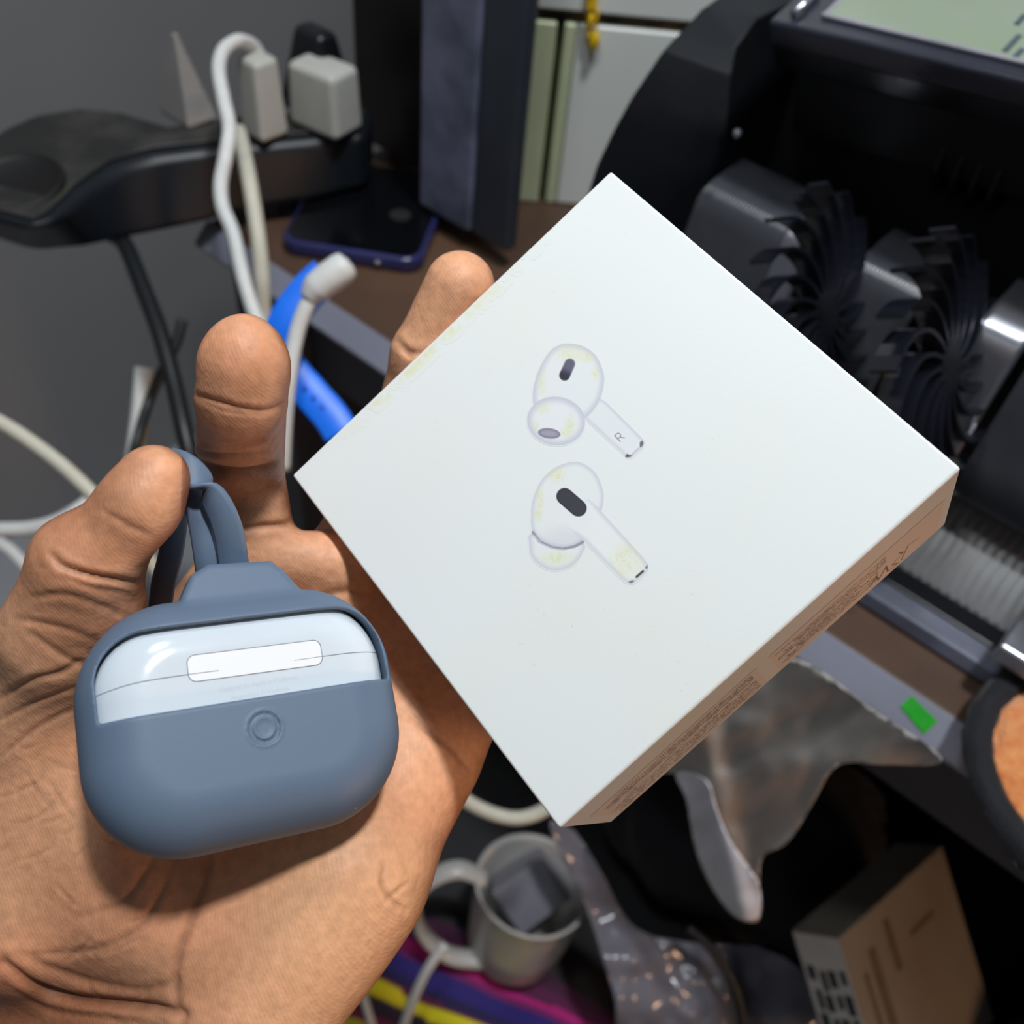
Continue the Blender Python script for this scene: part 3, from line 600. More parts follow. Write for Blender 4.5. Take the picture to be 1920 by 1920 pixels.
col = col * (1 - br) + brown_c * br; col = col * (1 - 0.62 * dark[:, None]) + dark_c * 0.62 * dark[:, None]
hd = thing('hand', 'brown-skinned left hand, palm up, holding the white box and the grey-covered case', 'hand', c2w(Q(300, 1900, 250)))
M_skin, nt, b = new_mat('skin'); L = nt.links
at = nd(nt, 'ShaderNodeAttribute', attribute_name='pigment_shade'); tc = nd(nt, 'ShaderNodeTexCoord')
nz = nd(nt, 'ShaderNodeTexNoise'); nz.inputs['Scale'].default_value = 420; nz.inputs['Detail'].default_value = 6; L.new(tc.outputs['Object'], nz.inputs['Vector'])
hs = nd(nt, 'ShaderNodeMix', data_type='RGBA', blend_type='MULTIPLY'); hs.inputs[0].default_value = 0.5
rp = nd(nt, 'ShaderNodeMapRange'); rp.inputs[1].default_value = .3; rp.inputs[2].default_value = .7; rp.inputs[3].default_value = .72; rp.inputs[4].default_value = 1.15; L.new(nz.outputs['Fac'], rp.inputs[0])
L.new(at.outputs['Color'], hs.inputs[6]); L.new(rp.outputs[0], hs.inputs[7]); L.new(hs.outputs[2], b.inputs['Base Color'])
wv = nd(nt, 'ShaderNodeTexWave', wave_type='BANDS', bands_direction='DIAGONAL'); wv.inputs['Scale'].default_value = 520; wv.inputs['Distortion'].default_value = 26; wv.inputs['Detail'].default_value = 1.0; wv.inputs['Detail Scale'].default_value = 0.07
L.new(tc.outputs['Object'], wv.inputs['Vector'])
vo = nd(nt, 'ShaderNodeTexVoronoi', feature='DISTANCE_TO_EDGE'); vo.inputs['Scale'].default_value = 620; L.new(tc.outputs['Object'], vo.inputs['Vector'])
b1 = nd(nt, 'ShaderNodeBump'); b1.inputs['Strength'].default_value = 0.35; b1.inputs['Distance'].default_value = 0.000045; L.new(wv.outputs['Fac'], b1.inputs['Height'])
b2 = nd(nt, 'ShaderNodeBump'); b2.inputs['Strength'].default_value = 0.20; b2.inputs['Distance'].default_value = 0.0002; L.new(vo.outputs['Distance'], b2.inputs['Height'])
b3 = nd(nt, 'ShaderNodeBump'); b3.inputs['Strength'].default_value = 0.5; b3.inputs['Distance'].default_value = 0.0005; L.new(nz.outputs['Fac'], b3.inputs['Height'])
L.new(b1.outputs['Normal'], b2.inputs['Normal']); L.new(b2.outputs['Normal'], b3.inputs['Normal']); L.new(b3.outputs['Normal'], b.inputs['Normal'])
b.inputs['Roughness'].default_value = 0.50; b.inputs['Specular IOR Level'].default_value = 0.36
b.inputs['Subsurface Weight'].default_value = 0.12; b.inputs['Subsurface Radius'].default_value = (1.0, 0.35, 0.2); b.inputs['Subsurface Scale'].default_value = 0.0015
o = mesh_obj('skin', c2w(V), Q4, M_skin, hd, smooth=True); attr_color(o, 'pigment_shade', col)
# thumbnail seen edge-on
td = nrm(Q(285, 893, 193) - Q(165, 1055, 195)); tn = nrm(np.array([-0.70, -0.46, 0.55])); tn = nrm(tn - td * (tn @ td)); tb = np.cross(td, tn)
c0 = Q(252, 938, 194.5) + tn * 6.2 + td * 1.0; ns_ = 14; S_, T_ = np.meshgrid(np.linspace(-1, 1, ns_), np.linspace(-1, 1, ns_), indexing='ij')
top = c0 + (S_ * 6.0)[..., None] * td + (T_ * np.sqrt(np.maximum(1 - 0.35 * S_ ** 4, 0)) * 4.6)[..., None] * tb - (T_ ** 2 * 2.5 + np.maximum(S_, 0) ** 2 * 1.2)[..., None] * tn
V1 = np.concatenate([(top + 0.5 * tn).reshape(-1, 3), (top - 1.2 * tn).reshape(-1, 3)]); g_ = grid_faces(ns_, ns_); n_ = ns_ * ns_
F1 = g_.tolist() + (g_[:, ::-1] + n_).tolist(); rim_ = [i * ns_ for i in range(ns_)] + [(ns_ - 1) * ns_ + j for j in range(1, ns_)] + [i * ns_ + ns_ - 1 for i in range(ns_ - 2, -1, -1)] + [j for j in range(ns_ - 2, 0, -1)]
F1 += [[rim_[i], rim_[(i + 1) % len(rim_)], rim_[(i + 1) % len(rim_)] + n_, rim_[i] + n_] for i in range(len(rim_))]
mesh_obj('thumbnail', c2w(V1), F1, mat('nail', (196, 152, 128), rough=0.3, var=.08, scale=300), hd, smooth=True)
# ------------------------------------------------------------------ the setting
M_wall = mat('grey_wall_paint', (142, 141, 142), rough=0.8, var=0.05, scale=4, bump=0.15, bscale=120)
M_floor = mat('pale_floor', (170, 174, 180), rough=0.45, var=0.06, scale=3)
struct(mesh_obj('floor', *abox(-1.18, 1.6, -1.2, 1.1, -0.03, 0.0), M_floor))
struct(mesh_obj('wall_left', *abox(-1.18, -1.08, -1.2, 1.1, 0.0, 2.6), M_wall))
struct(mesh_obj('wall_back', *abox(-1.08, 1.6, 1.0, 1.1, 0.0, 2.6), M_wall))

# ------------------------------------------------------------------ desk
def loft(Pa, Pb):
    Pa = np.asarray(Pa); Pb = np.asarray(Pb); k = len(Pa); return np.concatenate([Pa, Pb]), [list(range(k)), list(range(2 * k - 1, k - 1, -1))] + [[i, i + k, (i + 1) % k + k, (i + 1) % k] for i in range(k)]
M_wood = mat('brown_wood', (92, 68, 52), rough=0.5, c2=(62, 44, 34), scale=9, bump=0.1, bscale=90)
M_trim = mat('pale_edge_strip', (130, 132, 147), rough=0.4, var=0.06, scale=25)
M_dark = mat('dark_grey_panel', (62, 63, 70), rough=0.6, var=0.12, scale=20)
dk = thing('desk', 'brown wooden desk with a pale grey edge strip along its front', 'desk', (0.0, 0.6, 0.0))
mesh_obj('desktop', *abox(-0.51, 0.9, 0.315, 0.95, 0.727, 0.75), M_wood, dk, bevel=0.0015)
mesh_obj('edge_strip', *loft([(-.512, .3148, .7506), (-.512, .3022, .7388), (-.512, .3022, .7365), (-.512, .3148, .727)], [(.9, .3148, .7506), (.9, .3022, .7388), (.9, .3022, .7365), (.9, .3148, .727)]), M_trim, dk, bevel=0.0008, label='pale grey sloping edge strip')
mesh_obj('side_panel', *abox(-0.505, -0.455, 0.322, 0.93, 0.0, 0.7268), M_dark, dk, bevel=0.002)
mesh_obj('side_panel', *abox(0.858, 0.88, 0.345, 0.93, 0.0, 0.7268), M_dark, dk, bevel=0.002)
mesh_obj('back_panel', *abox(-0.454, 0.857, 0.80, 0.818, 0.2, 0.7268), M_dark, dk, bevel=0.002)
mesh_obj('front_rail', *abox(-0.454, 0.857, 0.345, 0.365, 0.64, 0.7268), M_dark, dk, bevel=0.002)
ns_ = nrm([0, -.0118, .0126]); q = [CAM + ray(x, y) * (((np.array([0, .3148, .7506]) + ns_ * .0002 - CAM) @ ns_) / (ray(x, y) @ ns_)) for x, y in ((1688, 1324), (1732, 1376), (1758, 1353), (1710, 1304))]
mesh_obj('sticker', *slab(q, ns_, 0.0005), mat('green_paper', (10, 160, 20), rough=0.6, var=0.08, scale=200), dk, label='bright green square sticker')

# low stand in front of and under the desk that carries the clutter
M_black = mat('matt_black', (20, 20, 23), rough=0.7, var=0.3, scale=30)
st = thing('low_stand', 'dark low stand carrying the clutter in front of and under the desk', 'stand', (0.1, 0.45, 0.0))
mesh_obj('stand_top', *abox(-0.33, 0.55, 0.02, 0.78, 0.272, 0.29), M_black, st, bevel=0.003)
for x in (-0.31, 0.51):
    for y in (0.04, 0.74): mesh_obj('leg', *abox(x, x + 0.03, y, y + 0.03, 0.0, 0.2715), M_black, st)

# ------------------------------------------------------------------ bank note counter on the desk
M_blk = mat('black_gloss_plastic', (17, 19, 24), rough=0.32, var=0.25, scale=40, coat=0.15)
M_cheek = mat('black_satin_plastic', (18, 21, 27), rough=0.55, c2=(28, 31, 36), scale=25, spec=.3)
M_rib = mat('ribbed_grey_plastic', (62, 64, 70), rough=0.26, var=0.12, scale=50)
M_ribl = mat('dusty_grey_plastic', (112, 113, 114), rough=0.36, var=0.15, scale=60)
M_chrome = mat('brushed_chrome', (190, 192, 202), rough=0.28, metal=0.9, var=0.08, scale=40)
M_cav = mat('black_interior', (8, 8, 10), rough=0.6, var=0.2, scale=30)
bc = thing('banknote_counter', 'black banknote counting machine with green display and ribbed grey stacker pockets', 'money counter', (-0.08, 0.47, 0.75))
out_ = [(.345, .7515), (.345, .86), (.353, .888), (.362, .902), (.372, .914), (.391, .930), (.418, .942), (.446, .947), (.60, .947), (.60, .7515)]
inn_ = [(.43, .7515), (.425, .86), (.42, .873), (.415, .89), (.41, .905), (.405, .925), (.402, .938), (.415, .948), (.60, .948), (.60, .7515)]
mesh_obj('left_cheek', *loft([(-.241, y, z) for y, z in out_], [(-.211, y, z) for y, z in inn_]), M_cheek, bc, bevel=0.002, smooth=True)
mesh_obj('right_cheek', *loft([(.022, y, max(z, .786)) for y, z in [(.352, .7515), (.36, .86)] + out_[2:]], [(.050, y, max(z, .786)) for y, z in out_]), M_cheek, bc, bevel=0.002, smooth=True)
mesh_obj('inner_back', *abox(-.2105, .0215, .47, .58, .7515, .93), M_cav, bc)
mesh_obj('base', *abox(-.2105, .0215, .352, .468, .7515, .762), M_blk, bc, bevel=0.002)
# hood with the display
hA = ony(1440, 38, .405); hB = ony(1916, 150, .400); hd_ = (hB - hA); hA2 = hA; hB2 = hA + hd_ * 1.75; up_ = np.array([0.0, 0.105, 0.030]); dn_ = np.array([0, 0.004, -0.011])
mesh_obj('hood', *hexa([hA2 + dn_, hB2 + dn_, hB2 + up_ + dn_, hA2 + up_ + dn_], [hA2, hB2, hB2 + up_, hA2 + up_]), mat('slate_bezel', (44, 46, 58), rough=0.3, var=0.2, scale=30, coat=0.2), bc, bevel=0.002, smooth=True)
d2_ = np.array([0, 0.014, -0.020])
mesh_obj('hood_lip', *hexa([hA2 + d2_ + [0, .004, -.004], hB2 + d2_ + [0, .004, -.004], hB2 + d2_ + [0, .08, .0], hA2 + d2_ + [0, .08, .0]], [hA2 + dn_ * 1.05 + [0, .004, 0], hB2 + dn_ * 1.05 + [0, .004, 0], hB2 + dn_ * 1.05 + [0, .09, 0.012], hA2 + dn_ * 1.05 + [0, .09, 0.012]]), M_blk, bc, bevel=0.0015, smooth=True)
mesh_obj('feed_bar', *hexa([hA2 + [.005, .045, -.062], hB2 + [0, .045, -.062], hB2 + [0, .07, -.05], hA2 + [.005, .07, -.05]], [hA2 + [.005, .03, -.026], hB2 + [0, .03, -.026], hB2 + [0, .06, -.02], hA2 + [.005, .06, -.02]]), M_cav, bc, bevel=0.002)
hn = nrm(np.cross(hd_, up_))
def on_hood(px, py, lift=0.0):
    p0 = hA + hn * lift; r = ray(px, py); return CAM + r * (((p0 - CAM) @ hn) / (r @ hn))
sA, sB = on_hood(1546, 31, .0006), on_hood(1916, 119, .0006); sdir = sB - sA; sU = on_hood(1590, -12, .0006) - sA
M_lcd = mat('green_display', (132, 148, 122), rough=0.3, var=0.04, scale=20, c2=(144, 154, 142), emit=0.02)
scr = mesh_obj('display', *slab([sA, sA + sdir * 1.5, sA + sdir * 1.5 + sU * 2.2, sA + sU * 2.2], hn, 0.0006), M_lcd, bc, label='pale green backlit display')
fw = 0.0016
for a, b_ in ((sA, sA + sdir * 1.5), (sA, sA + sU * 2.2)):
    e = nrm(b_ - a); mesh_obj('display_frame', *tube([a - e * .001 + hn * .0004, b_ + hn * .0004], 0.0011, 8, 0), mat('display_rim', (150, 150, 158), rough=.4), bc)
for (x0, y0, x1, y1) in ((1884, 96, 1912, 66), (1906, 46, 1922, 28), (1900, 110, 1918, 92)):
    a, b_ = on_hood(x0, y0, .0014), on_hood(x1, y1, .0014); e = nrm(b_ - a); s_ = nrm(np.cross(hn, e)) * .0011
    mesh_obj('display_digit', *slab([a - s_, b_ - s_, b_ + s_, a + s_], hn, 0.0003), mat('lcd_ink', (74, 88, 96), rough=.5), scr)
a, b_ = on_hood(1490, 26, .002), on_hood(1530, -14, .002); mesh_obj('hood_glint', *tube([a, b_], 0.0022, 10, 0), M_chrome, bc, smooth=True)  # bright bar added for the highlight on the bezel
# stacker pockets: ribbed plates bent over their front edge
def pocket(x0, x1, nrib, mat_, prof, name='stacker_pocket', amp=0.00035):
    nx = nrib * 4 + 1; xs = np.linspace(x0, x1, nx); k = len(prof); V = []
    for i, x in enumerate(xs):
        a = amp * math.cos(i * math.pi / 2)
        for j, (y, z) in enumerate(prof):
            j0, j1 = max(j - 1, 0), min(j + 1, k - 1); ty, tz = prof[j1][0] - prof[j0][0], prof[j1][1] - prof[j0][1]; l = math.hypot(ty, tz)
            V.append((x, y + a * tz / l * -1 * -1, z - a * ty / l * -1))
    n = len(V); V = np.array(V); back = V + np.array([0, 0.006, -0.006]); Fc = []
    for i in range(nx - 1):
        for j in range(k - 1):
            q_ = [i * k + j, i * k + j + 1, (i + 1) * k + j + 1, (i + 1) * k + j]; Fc.append(q_); Fc.append([w_ + n for w_ in q_[::-1]])
    rim = [i * k for i in range(nx)] + [(nx - 1) * k + j for j in range(1, k)] + [i * k + k - 1 for i in range(nx - 2, -1, -1)] + [j for j in range(k - 2, 0, -1)]
    Fc += [[rim[i], rim[(i + 1) % len(rim)], rim[(i + 1) % len(rim)] + n, rim[i] + n] for i in range(len(rim))]
    return mesh_obj(name, np.concatenate([V, back]), Fc, mat_, bc, smooth=True)
PROF = [(.436, .876), (.420, .8752), (.408, .8735), (.4025, .8715), (.3995, .868), (.3975, .861), (.392, .84), (.385, .81), (.378, .775)]
pocket(-.2105, -.163, 24, M_rib, PROF); pocket(-.126, -.0935, 18, M_rib, PROF)
pocket(-.041, .019, 30, M_rib, [(.43, .898), (.418, .893), (.408, .886), (.401, .874), (.395, .85), (.389, .82), (.384, .80)])
pocket(-.1625, -.1485, 2, M_chrome, [(y - .0005, z + .001) for y, z in PROF], 'sensor_strip', 0.0)
pocket(-.0655, -.0455, 2, M_chrome, [(y - .006, z + .006) for y, z in PROF], 'sensor_strip', 0.0)
def wheel(c, ax, R, n, w):
    ax = nrm(ax); e1 = nrm(np.array([0, 0, 1.0]) - ax * ax[2]); e2 = np.cross(ax, e1); c = np.asarray(c)
    V, Fc = lathe([(0.0, -w / 2), (.010, -w / 2), (.010, w / 2), (0.0, w / 2)], c, ax, 20); w_ = mesh_obj('stacker_wheel', V, Fc, M_blk, bc, smooth=False)
    for i in range(n):
        a0 = 2 * math.pi * i / n; pts = []
        for t in np.linspace(0, 1, 12):
            r_ = .008 + (R - .008) * t; a = a0 + .75 * t ** 1.6; pts.append(c + r_ * (math.cos(a) * e1 + math.sin(a) * e2))
        P0 = np.array(pts); T = np.gradient(P0, axis=0); T /= np.linalg.norm(T, axis=1)[:, None]; N_ = np.cross(T, ax) * .0008
        lo_, hi_ = -ax * w / 2, ax * w / 2; k = len(P0); V = np.concatenate([P0 - N_ + lo_, P0 + N_ + lo_, P0 + N_ + hi_, P0 - N_ + hi_]); Fc = []
        for s_ in range(4):
            for j in range(k - 1): Fc.append([s_ * k + j, s_ * k + j + 1, ((s_ + 1) % 4) * k + j + 1, ((s_ + 1) % 4) * k + j])
        Fc += [[0, k, 2 * k, 3 * k], [4 * k - 1, 3 * k - 1, 2 * k - 1, k - 1]]
        mesh_obj('blade', V, Fc, M_blade, w_, smooth=False)
M_blade = mat('black_flexible_plastic', (22, 24, 32), rough=0.25, var=0.2, scale=60, coat=0.4)
WAX = W @ np.array([.72, .10, -.68])
wheel(P(1535, 590, .425), WAX, .054, 17, .009); wheel(P(1762, 690, .395), WAX, .054, 17, .010)
# ribbed lower plate with a beaded upper edge, front lip, foot
pocket(-.072, .0195, 19, M_ribl, [(.404, .790), (.392, .7815), (.380, .773), (.3655, .7635), (.3640, .7615)], 'ribbed_plate', 0.0011)
for i in range(19):
    V, Fc = lathe([(0, -.0020), (.0012, -.0013), (.0016, 0), (.0012, .0013), (0, .0020)], (-.0700 + i * .00485, .4035, .7925), (1, 0, 0), 8); mesh_obj('bead', V, Fc, M_chrome, bc, smooth=True)
mesh_obj('front_lip', *hexa([(-.2, .340, .7513), (.0205, .340, .7513), (.0205, .352, .7513), (-.2, .352, .7513)], [(-.2, .342, .759), (.0205, .342, .759), (.0205, .362, .762), (-.2, .362, .762)]), mat('blue_grey_lip', (96, 100, 116), rough=0.35, var=.25, scale=60), bc, bevel=0.001, smooth=True)
mesh_obj('chrome_foot', *hexa([(.012, .330, .7763), (.045, .330, .7763), (.045, .352, .7763), (.012, .352, .7763)], [(.012, .332, .7855), (.045, .332, .7855), (.045, .354, .7855), (.012, .354, .7855)]), M_chrome, bc, bevel=0.002, smooth=True)
for px_, py_, y_ in ((1382, 250, .399),):
    c = ony(px_, py_, y_); V, Fc = lathe([(0, .002), (.0016, .0012), (.0022, 0), (0, -.0006)], c, (0.5, -.7, .5), 14); mesh_obj('screw', V, Fc, M_chrome, bc, smooth=True)
c = ony(1592, 205, .462); V, Fc = lathe([(.006, -.004), (.011, -.004), (.012, 0), (.011, .004), (.006, .004), (.006, -.004)], c, (1, -.3, .1), 28); mesh_obj('feed_roller', V, Fc, M_rib, bc, smooth=True)
for i in range(4):
    c = ony(1800 + 34 * i, 270 + 14 * i, .462); V, Fc = lathe([(.016, -.0015), (.022, -.0015), (.0225, 0), (.022, .0015), (.016, .0015), (.016, -.0015)], c, (1, 0, 0), 28); mesh_obj('feed_roller', V, Fc, M_blk, bc, smooth=True)

# ------------------------------------------------------------------ power strip, plugs and cables at the left end of the desk
M_strip = mat('dark_slate_plastic', (17, 21, 27), rough=0.42, c2=(23, 28, 34), scale=18, spec=.35)
M_dustt = mat('dusty_black_plastic', (34, 34, 34), rough=0.5, c2=(70, 69, 66), scale=22, thresh=(.42, .7))
M_white = mat('white_plastic', (180, 180, 174), rough=0.45, var=0.05, scale=60)
M_cable = mat('white_cable', (214, 216, 214), rough=0.5, var=0.05, scale=120)
M_cabley = mat('cream_cable', (196, 194, 178), rough=0.5, var=0.06, scale=120)
M_bcable = mat('black_cable', (20, 24, 27), rough=0.45, var=0.2, scale=90)
ps = thing('power_strip', 'black curved power strip jutting over the left end of the desk', 'power strip', (-0.52, 0.40, 0.7515))
topf = [(-70, 395), (0, 415), (60, 430), (110, 410), (165, 355), (225, 312), (290, 292), (430, 276), (580, 264), (688, 252)]
topb = [(700, 200), (580, 204), (430, 214), (320, 232), (235, 205), (150, 198), (60, 212), (0, 238), (-70, 290)]
botf = [(-70, 420), (0, 452), (60, 472), (150, 467), (225, 455), (300, 440), (385, 422), (470, 400), (580, 382), (690, 356)]
ZT, ZB = 0.802, 0.7625
Tp = [onz(x, y, ZT) for x, y in topf + topb]; Bp = [onz(x, y, ZB) for x, y in botf] + [np.array([onz(x, y, ZT)[0], onz(x, y, ZT)[1], ZB]) for x, y in topb]
mesh_obj('strip_body', *loft(Bp, Tp), M_strip, ps, bevel=0.007, seg=4, smooth=True)
ins = np.array(Tp); cen = ins.mean(0); ins2 = []
for i in range(len(ins)):
    a, b_, c_ = ins[i - 1], ins[i], ins[(i + 1) % len(ins)]; t_ = nrm(c_ - a); ins2.append(b_ + np.cross([0, 0, 1], t_) * 0.008 + [0, 0, .0003])
mesh_obj('top_plate', *slab(ins2, (0, 0, 1), 0.0016), M_dustt, ps, bevel=0.0007, smooth=True)
c = onz(30, 340, ZT + .0035); V, Fc = lathe([(0, -.001), (.021, -.001), (.0235, .0005), (.025, .0015), (.0265, .0005), (.0265, -.0014), (0, -.0014)], c, (0.05, -.1, 1), 40); mesh_obj('socket_recess', V, Fc, M_cav, ps, smooth=True)
for x, y, z in ((-0.485, .36, .756), (-.42, .40, .756)):
    V, Fc = lathe([(0, -.0058), (.007, -.0058), (.007, .0055), (0, .0055)], (x, y, z + .0013), (0, 0, 1), 16); mesh_obj('rubber_foot', V, Fc, M_black, ps)
def cable(name, label, pts, r, m, k=10, cat='cable', group=None):
    V, Fc = tube([P(*p) for p in pts], r, k, 8); o = mesh_obj(name, V, Fc, m, smooth=True); return tag(o, label, cat, group)
p0 = P(205, 428, .612); V, Fc = lathe([(.0075, -.004), (.007, .006), (.0045, .016), (.003, .017)], p0, nrm(P(250, 470, .60) - p0), 16); mesh_obj('strain_relief', V, Fc, M_strip, ps, smooth=True)
V, Fc = tube([P(*p_) for p_ in [(212, 436, .612), (236, 462, .60), (262, 525, .585), (300, 625, .57), (326, 720, .56), (346, 810, .55), (362, 880, .55), (372, 940, .56), (380, 1010, .58)]], .0052, 10); mesh_obj('power_cord', V, Fc, M_bcable, ps, smooth=True)
cable('thin_cord', 'thin black cord crossing behind the power strip cord', [(342, 600, .62), (330, 645, .62), (302, 700, .62), (278, 755, .62), (258, 820, .61), (248, 870, .61), (246, 960, .62)], .0032, M_bcable, cat='cord')
cable('looped_cable', 'white cable arching from the slim plug and down behind the index fingertip', [(520, 690, .53), (496, 630, .53), (476, 585, .53), (456, 520, .53), (438, 440, .53), (418, 390, .53), (414, 345, .53), (424, 290, .53), (430, 240, .535), (420, 190, .54), (410, 130, .55), (420, 94, .56), (446, 77, .57), (472, 84, .585), (488, 108, .595), (492, 150, .60), (488, 200, .605)], .0040, M_cable)
cable('white_cable', 'cream cable running straight down beside the arching white one', [(448, 246, .596), (457, 285, .578), (466, 330, .560), (476, 390, .556), (486, 460, .556), (492, 530, .56), (494, 600, .57), (496, 680, .57)], .0046, M_cabley)
cable('white_cable', 'cream cable sloping down to the thumb from the left edge', [(-60, 765, .46), (0, 792, .46), (60, 830, .46), (120, 876, .46), (185, 938, .46), (250, 1010, .47), (300, 1080, .48)], .0036, M_cabley)
cable('white_cable', 'white cable lying flat left of the thumb knuckle', [(-60, 996, .6), (0, 993, .6), (60, 990, .6), (120, 972, .6), (180, 930, .61)], .0046, M_cable)
cable('white_cable', 'white cable curving away under the thumb knuckle', [(-70, 990, .7), (0, 1018, .7), (40, 1052, .7), (75, 1100, .7), (95, 1160, .7)], .0046, M_cable)
cable('white_cable', 'short pale grey cable standing upright above the thumb', [(270, 690, .64), (266, 740, .64), (260, 800, .64), (252, 860, .64), (240, 930, .65), (226, 1050, .75), (216, 1180, .98), (210, 1275, 1.24)], .0060, M_cable)
cable('white_cable', 'cream cable peeking out between palm and box corner', [(690, 1500, (.2945 - CAMH) / ray(690, 1500)[2]), (725, 1440, .70), (760, 1415, .62), (800, 1440, .57), (850, 1484, .56), (900, 1516, .56), (960, 1534, .56), (1010, 1524, .56), (1060, 1490, .56), (1110, 1450, .56)], .0042, M_cabley)
# plugs standing on the strip
def plug(name, label, px, py, w, d, h, m, taper=0.85, cat='plug', ang=0.0, z0=ZT + .0022):
    c = onz(px, py, z0); V, Fc = abox(-w / 2, w / 2, -d / 2, d / 2, 0, h); V = V.copy(); V[4:, :2] *= taper
    ca, sa = math.cos(ang), math.sin(ang); V = V @ np.array([[ca, sa, 0], [-sa, ca, 0], [0, 0, 1]]) + c
    t = thing(name, label, cat, c); mesh_obj('plug_body', V, Fc, m, t, bevel=min(w, d) * .16, seg=3, smooth=True)
    q, f = abox(-w * .42, w * .42, -d * .42, d * .42, -.0016, .0004); q = q @ np.array([[ca, sa, 0], [-sa, ca, 0], [0, 0, 1]]) + c; mesh_obj('plug_base', q, f, M_black, t); return t
M_fade = mat('translucent_grey_plastic', (138, 136, 134), rough=0.4, var=0.05, scale=60)
plug('charger_plug', 'grey wedge-shaped plug tapering to a point on the strip', 352, 214, .033, .022, .050, M_fade, 0.12)
plug('charger_plug', 'slim white plug on the strip inside the cable loop', 498, 250, .022, .022, .048, M_white, 0.8)
plug('charger_plug', 'large white block charger at the right end of the strip', 612, 236, .040, .028, .040, M_white, 0.92, ang=.15)
plug('charger_plug', 'black rounded plug rising behind the large white block charger', 600, 205, .050, .030, .052, M_blk, 0.5)

# ------------------------------------------------------------------ phone on the desk, blue strap, usb lead
M_phone = mat('navy_phone_case', (44, 46, 92), rough=0.25, var=0.1, scale=40, coat=0.4)
M_glass = mat('black_phone_glass', (10, 11, 14), rough=0.12, var=0.1, scale=20)
a = onz(522, 470, .753); b_ = onz(788, 512, .753); e = nrm(b_ - a); f_ = np.cross([0, 0, 1], e)
ph = thing('phone', 'dark phone in a navy case lying on the desk behind the index finger', 'phone', (a + b_) / 2 + f_ * .04)
def rrect(o_, e, f_, w, l, r, z, n=6):
    pts = []
    for cx, cy, a0 in ((w - r, l - r, 0), (r, l - r, 90), (r, r, 180), (w - r, r, 270)):
        for k in range(n + 1): q = math.radians(a0 + 90 * k / n); pts.append(o_ + e * (cx + r * math.cos(q)) + f_ * (cy + r * math.sin(q)) + np.array([0, 0, z]))
    return pts
wph = np.linalg.norm(b_ - a)
mesh_obj('case', *slab(rrect(a, e, f_, wph, .108, .012, -.0025), (0, 0, 1), .0105), M_phone, ph, bevel=.003, seg=3, smooth=True)
mesh_obj('screen', *slab(rrect(a + e * .003 + f_ * .003, e, f_, wph - .006, .102, .010, .0081), (0, 0, 1), .0006), M_glass, ph)
V, Fc = lathe([(0, .0012), (.0016, .0010), (.0020, 0), (0, -.0003)], a + e * wph * .7 - f_ * .0002 + np.array([0, 0, .0028]), -f_, 14)
mesh_obj('charge_port', V, Fc, M_chrome, ph, smooth=True)
ub = thing('usb_lead', 'white lead with a thick white plug lying over a bright blue strap', 'cable', P(560, 640, .5))
mesh_obj('plug_head', *tube([P(657, 492, .475), P(652, 496, .475), P(641, 504, .475), P(620, 519, .475), P(594, 540, .476), P(578, 560, .477)], [.0026, .0066, .0078, .0078, .0074, .0046], 14, 6), M_cable, ub, smooth=True)
mesh_obj('lead', *tube([P(594, 542, .477), P(576, 572, .478), P(560, 612, .48), (P(549, 660, .482)), P(541, 715, .484), P(534, 790, .49), P(530, 880, .5)], .0040, 10), M_cable, ub, smooth=True)
M_blue = mat('bright_blue_silicone', (24, 118, 250), rough=0.42, var=0.07, scale=90)
V, Fc = band([P(612, 515, .50), P(572, 553, .50), P(540, 600, .50), P(528, 645, .503), P(540, 688, .507), P(580, 735, .507), P(618, 778, .506), P(640, 812, .505)], [ray(1, 0) * 0 + W @ np.array([.6, .8, .1]), W @ np.array([.75, .6, .1]), W @ np.array([.95, .3, .1]), W @ np.array([1, -.1, .1]), W @ np.array([.8, -.6, .1]), W @ np.array([.75, -.66, .1]), W @ np.array([.75, -.66, .1]), W @ np.array([.75, -.66, .1])], .0185, .0045)
bs = thing('blue_strap', 'bright blue rubber strap hanging between index finger and box', 'strap', V.mean(0)); mesh_obj('strap_band', V, Fc, M_blue, bs, smooth=True)
for x, y in ((572, 728), (588, 746), (604, 764)):
    V, Fc = lathe([(0, .0003), (.0010, .0003), (.0012, 0), (0, -.0004)], P(x, y, .5035), -nrm(ray(x, y)), 10); mesh_obj('strap_hole', V, Fc, mat('strap_hole_blue', (14, 80, 190), rough=.6), bs)

# ------------------------------------------------------------------ tower and white cabinet behind
M_tblk = mat('black_panel', (9, 10, 12), rough=0.4, var=0.2, scale=30)
M_tdust = mat('dusty_violet_black', (112, 113, 138), rough=0.45, c2=(78, 84, 100), scale=26, thresh=(.4, .62), bump=.1)
M_tedge = mat('dark_blue_grey', (48, 53, 62), rough=0.5, var=0.12, scale=24)
tw_ = thing('computer_tower', 'slim black computer tower with a dusty violet front strip', 'computer', (-.41, .44, .75))
mesh_obj('tower_body', *abox(-.515, -.400, .447, .490, .764, 1.22), M_tblk, tw_, bevel=.003)
mesh_obj('front_strip', *abox(-.4195, -.3735, .4155, .4465, .764, 1.22), M_tdust, tw_, bevel=.003, smooth=True, label='dusty violet-grey front strip')
mesh_obj('front_edge', *abox(-.3725, -.342, .417, .4275, .764, 1.22), M_tedge, tw_, bevel=.003, smooth=True)
for x in (-.410, -.50): mesh_obj('foot', *abox(x - .006, x + .006, .470, .486, .7503, .7638), M_black, tw_)
M_cab = mat('off_white_enamel', (216, 220, 216), rough=0.4, var=0.03, scale=8)
